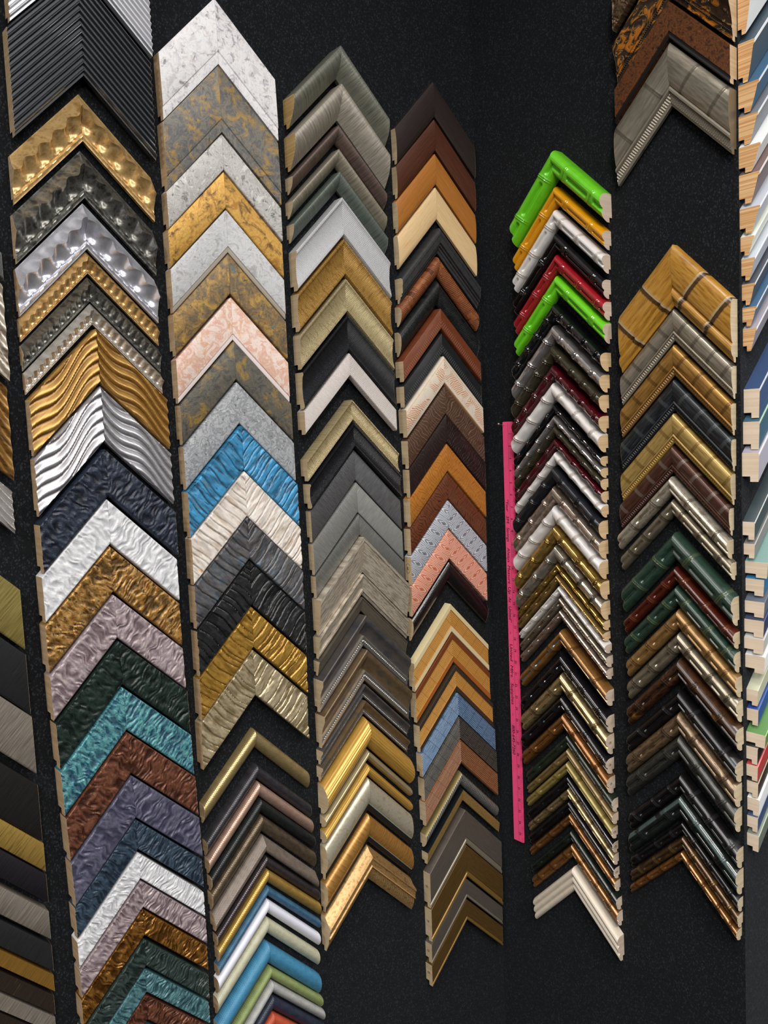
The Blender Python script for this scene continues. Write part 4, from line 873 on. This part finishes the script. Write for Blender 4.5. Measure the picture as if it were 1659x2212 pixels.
(6,46.0,29.5,7.17,2.3,-0.2,'caneband','n_burnt',dict(nn=2,dent=0),'widest natural burnt bamboo frame corner sample at the top of the lower stack'),
(6,45.8,18.8,3.72,1.7,-0.4,'caneband','n_silver',dict(nn=4,dent=1),'silver taupe cane frame corner sample with notched inner band'),
(6,45.7,12.8,3.65,1.7,-0.6,'caneband','n_amber',dict(nn=4,dent=1),'amber gold cane frame corner sample with notched inner band'),
(6,45.6,6.9,3.71,1.7,-0.3,'caneband','n_black',dict(nn=4,dent=1),'black cane frame corner sample with notched inner band'),
(6,45.4,1.1,3.56,1.7,-0.1,'caneband','n_gold',dict(nn=4,dent=1),'light gold cane frame corner sample with notched inner band'),
(6,45.1,-4.5,3.22,1.7,-0.3,'caneband','n_mahog',dict(nn=4,dent=1),'mahogany brown cane frame corner sample with notched inner band'),
(6,45.0,-9.8,2.23,2.4,-0.3,'bamboo','m_silver',dict(nn=2),'bright silver bamboo frame corner sample below the mahogany cane one'),
(6,45.3,-13.7,2.07,2.2,0.5,'bamboo','m_silver2',dict(nn=3),'thin dull silver bamboo frame corner sample above a black gap'),
(6,45.6,-19.5,3.44,2.8,0.9,'bamboo','m_green',dict(nn=2),'wide forest green bamboo frame corner sample with grooved outer edge'),
(6,45.7,-25.5,1.98,2.4,0.9,'bamboo','m_redbr',dict(nn=3),'reddish brown bamboo frame corner sample between two green ones'),
(6,45.8,-28.9,2.43,2.4,0.8,'bamboo','m_green',dict(nn=3),'narrower forest green bamboo frame corner sample below the reddish brown one'),
(6,46.0,-33.1,2.46,2.4,1.0,'bamboo','m_gold',dict(nn=3),'golden tan bamboo frame corner sample with bright gold edge lines'),
(6,46.1,-37.2,2.57,2.4,1.1,'bamboo','m_silver2',dict(nn=3),'antique silver bamboo frame corner sample below the golden tan one'),
(6,46.2,-41.9,2.69,2.8,0.9,'bamboo','m_burnt',dict(nn=2),'dark brown bamboo frame corner sample with glowing burnt patches'),
(6,46.2,-47.6,2.47,2.8,0.2,'bamboo','m_black',dict(nn=2),'black bamboo frame corner sample between burnt brown and bronze ones'),
(6,46.1,-51.5,2.81,2.8,-0.4,'bamboo','m_tan',dict(nn=2),'mottled bronze tan bamboo frame corner sample'),
(6,46.1,-55.7,2.96,2.8,-0.5,'bamboo','m_pewter',dict(nn=2),'dark greenish pewter bamboo frame corner sample under the bronze tan one'),
(6,46.2,-62.8,2.51,2.6,-0.1,'bamboo','m_black',dict(nn=3),'black bamboo frame corner sample below a black gap'),
(6,46.2,-66.6,3.12,2.8,-0.2,'bamboo','m_slate',dict(nn=2),'blackish slate green bamboo frame corner sample with blue grey stripes'),
(6,46.2,-71.7,1.73,2.0,-0.8,'bamboo','m_black',dict(nn=3),'thin black bamboo frame corner sample third from the bottom'),
(6,46.2,-74.5,1.79,2.0,-1.1,'bamboo','m_dkgold',dict(nn=3),'thin dark brown gold bamboo frame corner sample second from the bottom'),
(6,46.0,-77.4,1.43,2.0,-1.1,'bamboo','h_amber',dict(nn=4),'thin amber gold bamboo frame corner sample lowest beside the panel corner'),
(7,10.6,75.6,3.96,2.2,0.0,'slope','q_white',dict(),'broad glossy white frame corner sample cut by the top right corner'),
(7,10.6,68.8,4.33,2.7,0.0,'slope','q_slate',dict(),'slate blue frame corner sample with white edge line, second down the right edge'),
(7,10.6,62.5,3.12,3.4,0.0,'slope','q_blue',dict(),'steel blue frame corner sample below the slate one with white line'),
(7,10.6,57.7,3.18,3.2,0.0,'slope','q_grey',dict(),'mid grey frame corner sample with white edge above the bright white one'),
(7,10.6,53.0,2.89,3.6,0.0,'slope','q_white',dict(),'bright white frame corner sample with protruding outer bead, fifth down the right edge'),
(7,10.6,48.7,3.23,3.4,0.0,'slope','q_mauve',dict(),'mauve brown frame corner sample with white outer side'),
(7,10.7,43.5,2.81,3.4,0.0,'slope','q_pale',dict(),'pale bluish white frame corner sample with grey outer side'),
(7,10.9,39.1,2.06,2.3,0.0,'slope','q_cream',dict(),'cream white frame corner sample at the right edge above the bluish one'),
(7,11.1,35.7,2.44,2.3,0.0,'slope','q_pale',dict(),'smaller bluish white frame corner sample above the dark grey one'),
(7,11.2,31.7,2.36,2.2,0.0,'slope','q_dark',dict(),'dark grey frame corner sample with bright edge line at the right edge'),
(7,11.3,28.0,2.13,2.4,0.0,'slope','q_blue',dict(),'steel blue frame corner sample second from the bottom of the top right stack'),
(7,11.4,24.6,2.53,2.3,0.0,'slope','q_mauvegrey',dict(),'pale mauve grey frame corner sample at the bottom of the top right stack'),
(7,11.5,14.9,3.32,2.7,0.0,'lipflat','q_dkblue',dict(),'blue faced frame corner sample with slate side below the carpet gap'),
(7,11.2,9.6,3.19,2.8,0.0,'lipflat','q_greenblue',dict(),'blue green frame corner sample with pale edge, middle of its three'),
(7,10.8,4.5,3.30,2.9,0.0,'lipflat','q_lilac',dict(),'pale lilac frame corner sample lowest of its three'),
(7,10.8,-6.8,2.07,2.1,0.0,'lipflat','q_slate2',dict(),'slate green frame corner sample with white edge line under the second carpet gap'),
(7,11.1,-10.5,1.67,1.9,0.0,'lipflat','q_grey2',dict(),'warm grey frame corner sample between slate green and aqua ones'),
(7,11.5,-13.5,1.84,3.9,0.0,'lipflat','q_aqua',dict(),'aqua cloth-covered frame corner sample standing out furthest to the right'),
(7,11.6,-16.4,1.94,3.2,0.0,'lipflat','q_brightblue',dict(),'bright blue cloth frame corner sample below the aqua one'),
(7,11.3,-20.1,1.84,3.4,0.0,'lipflat','q_cloth',dict(),'blue grey cloth-covered frame corner sample above the navy one'),
(7,11.1,-23.2,2.00,3.4,0.0,'lipflat','q_navy',dict(),'navy cloth-covered frame corner sample'),
(7,11.0,-26.3,1.76,3.4,0.0,'lipflat','q_cloth2',dict(),'off white cloth-covered frame corner sample under the navy one'),
(7,11.3,-29.3,2.04,3.4,0.0,'lipflat','q_white',dict(),'plain white frame corner sample above a gap, lower right edge'),
(7,11.6,-35.3,1.89,2.0,0.0,'lipflat','q_sage',dict(),'pale sage ivory frame corner sample above the royal blue one'),
(7,11.7,-38.7,1.91,2.0,0.0,'lipflat','q_royal',dict(),'royal blue frame corner sample'),
(7,11.4,-42.7,1.56,3.4,0.0,'lipflat','q_green',dict(),'grass green frame corner sample set out to the right'),
(7,11.4,-45.2,2.07,2.0,0.0,'lipflat','q_black',dict(),'black frame corner sample between green and red ones'),
(7,11.4,-48.4,1.86,2.0,0.0,'lipflat','q_red',dict(),'bright red frame corner sample at the right edge'),
(7,11.5,-51.3,1.91,2.0,0.0,'lipflat','q_darktan',dict(),'dark frame corner sample with tan edge beneath the red one'),
(7,11.6,-54.3,2.05,2.1,0.0,'lipflat','q_white',dict(),'white frame corner sample third from the bottom of the right edge'),
(7,11.5,-57.5,1.84,1.9,0.0,'lipflat','q_navyblue',dict(),'dusky blue frame corner sample second from the bottom of the right edge'),
(7,11.4,-60.6,2.02,2.1,0.0,'lipflat','q_sagegrey',dict(),'sage grey frame corner sample lowest on the right edge'),
(0,-106.6,38.2,2.65,2.4,0.0,'flat','z_grey',dict(),'dark grey frame corner sample barely showing at the left edge, topmost there'),
(0,-106.8,33.9,9.55,2.4,0.0,'wave','z_champwave',dict(),'champagne striped wave-carved frame corner sample at the left edge'),
(0,-107.4,19.6,9.45,2.4,0.0,'wave','z_goldwave',dict(),'burnished gold brown wave-carved frame corner sample at the left edge'),
(0,-107.9,4.9,4.37,2.4,0.0,'wave','z_silverwave',dict(),'silver white wave-carved frame corner sample at the left edge'),
(0,-108.0,-9.4,6.23,2.4,0.0,'flat','z_gold',dict(),'broad brushed greenish gold frame corner sample at the left edge'),
(0,-108.0,-18.9,6.32,2.4,0.0,'flat','z_blacksil',dict(),'broad black frame corner sample with silver scratches at the left edge'),
(0,-107.9,-28.2,6.12,2.4,0.0,'flat','z_taupe',dict(),'broad brushed silver taupe frame corner sample at the left edge'),
(0,-107.9,-38.5,6.16,2.4,0.0,'flat','z_blackgold',dict(),'broad black frame corner sample with fine gold scratches at the left edge'),
(0,-107.8,-47.5,3.18,2.4,0.0,'flat','z_gold2',dict(),'narrow brushed yellow gold frame corner sample at the left edge'),
(0,-107.8,-52.3,3.15,2.4,0.0,'flat','z_blackviolet',dict(),'narrow black frame corner sample below the yellow gold one, left edge'),
(0,-107.9,-58.0,3.21,2.4,0.0,'flat','z_taupe',dict(),'narrow brushed silver taupe frame corner sample at the left edge'),
(0,-107.9,-63.3,3.06,2.4,0.0,'flat','z_blacksil',dict(),'narrow black frame corner sample with silvery top edge at the left edge'),
(0,-108.0,-68.0,1.93,2.4,0.0,'flat','z_amber',dict(),'slim brushed amber gold frame corner sample at the left edge'),
(0,-108.2,-71.2,2.18,2.4,0.0,'flat','z_browngold',dict(),'slim dark brown frame corner sample with gold scratches at the left edge'),
(0,-108.3,-74.6,1.99,2.4,0.0,'flat','z_taupe',dict(),'slim brushed pinkish taupe frame corner sample at the bottom left edge'),
(0,-108.4,-77.7,1.99,2.4,0.0,'flat','z_browngold',dict(),'slim dark frame corner sample in the bottom left picture corner'),
]
for idx, row in enumerate(TABLE):
    sample(idx, *row)

# ------------------------------------------------------------------ pink yardstick on the seam panel
(ox, oy), a2 = PANEL[2]
yu0, yu1, yv0, yv1, yt = 4.85, 7.65, 1.25, -89.75, 0.45
ys = empty('yardstick', (ox + yu0 / 100 * math.cos(a2), oy + yu0 / 100 * math.sin(a2), EYE + yv1 / 100), (0, math.radians(0.45), a2))
ys['label'] = 'long neon pink yardstick with black printing, pinned on the carpet left of the bamboo samples'; ys['category'] = 'yardstick'
wd = (yu1 - yu0) / 100; ln = (yv0 - yv1) / 100
bm = bmesh.new()
pts = [(0, 0), (wd, 0), (wd, ln), (0, ln)]
bot = [bm.verts.new((x, -.0005, z)) for x, z in pts]; top = [bm.verts.new((x, -.0005 - yt / 100, z)) for x, z in pts]
bm.faces.new(bot); bm.faces.new(top[::-1])
for i in range(4): bm.faces.new((bot[i], top[i], top[(i + 1) % 4], bot[(i + 1) % 4]))
bmesh.ops.recalc_face_normals(bm, faces=bm.faces)
bmesh.ops.bevel(bm, geom=[e for e in bm.edges], offset=.0012, segments=2, affect='EDGES')
me = bpy.data.meshes.new('stick'); bm.to_mesh(me); bm.free()
st = link('stick', me, ys, mat('neon_pink')); st['label'] = 'neon pink stick'
yf = -.0005 - yt / 100 - .0001
# ruled line and tick marks
bm = bmesh.new()
def quad(x0, x1, z0, z1):
    bm.faces.new([bm.verts.new(p) for p in ((x0, yf, z0), (x1, yf, z0), (x1, yf, z1), (x0, yf, z1))])
quad(wd * .545, wd * .56, .002, ln - .002)
for i in range(1, 36 * 8):
    z = ln - i * .0254 / 8
    l = .26 if i % 8 == 0 else (.17 if i % 4 == 0 else .10)
    if z > .003: quad(wd * (1 - l), wd * .985, z - .0002, z + .0002)
me = bpy.data.meshes.new('tick_marks'); bm.to_mesh(me); bm.free()
tk = link('tick_marks', me, ys, mat('ink')); tk['label'] = 'black inch marks'
def turned(x, z):                            # text that reads downwards
    return Matrix(((0, 1, 0, x), (0, 0, -1, yf), (-1, 0, 0, z), (0, 0, 0, 1)))
WORDS = [('\u201cYour', -15.0, -17.5), ('3M', -18.4, -20.0), ('Savings', -20.9, -23.9), ('Always', -25.2, -28.3), ('Measure', -29.0, -32.9), ('Up', -33.6, -35.1), ('At', -35.8, -36.9),
         ('United\u201d', -37.8, -41.2), ('\u2013', -43.3, -43.8), ('United', -46.0, -49.7), ('Mfrs.', -50.6, -53.4), ('Supplies', -54.5, -59.2), ('\u2013', -61.2, -61.8), ('800-645-7260', -63.8, -70.3)]
for w, va, vb in WORDS:
    lt = text_mesh('lettering', w, mat('ink'), ys, turned(wd * .17, (va - yv1) / 100), (va - vb) / 100 if len(w) > 1 else .005, .0105)
for i in range(1, 36):
    text_mesh('inch_number', str(i), mat('ink'), ys, turned(wd * .60, ln - i * .0254 + .0022), None, .0072)

# push pin through the top of the yardstick
pin_u, pin_v = 6.2, 0.4
pn = empty('push_pin', (ox + pin_u / 100 * math.cos(a2), oy + pin_u / 100 * math.sin(a2), EYE + pin_v / 100), (0, 0, a2))
pn['label'] = 'small silver ball-headed pin holding the top of the pink yardstick'; pn['category'] = 'pin'
d = Vector((-.10, -1.0, .22)).normalized(); Lp = .021
bm = bmesh.new(); bmesh.ops.create_cone(bm, cap_ends=True, segments=8, radius1=.0005, radius2=.0005, depth=Lp)
bmesh.ops.transform(bm, matrix=Matrix.Translation(d * Lp / 2) @ d.to_track_quat('Z', 'Y').to_matrix().to_4x4(), verts=bm.verts)
me = bpy.data.meshes.new('shaft'); bm.to_mesh(me); bm.free(); link('shaft', me, pn, mat('steel'))
bm = bmesh.new(); bmesh.ops.create_uvsphere(bm, u_segments=14, v_segments=9, radius=.0026)
bmesh.ops.translate(bm, vec=d * Lp, verts=bm.verts)
for f in bm.faces: f.smooth = True
me = bpy.data.meshes.new('ball_head'); bm.to_mesh(me); bm.free(); link('ball_head', me, pn, mat('steel'))
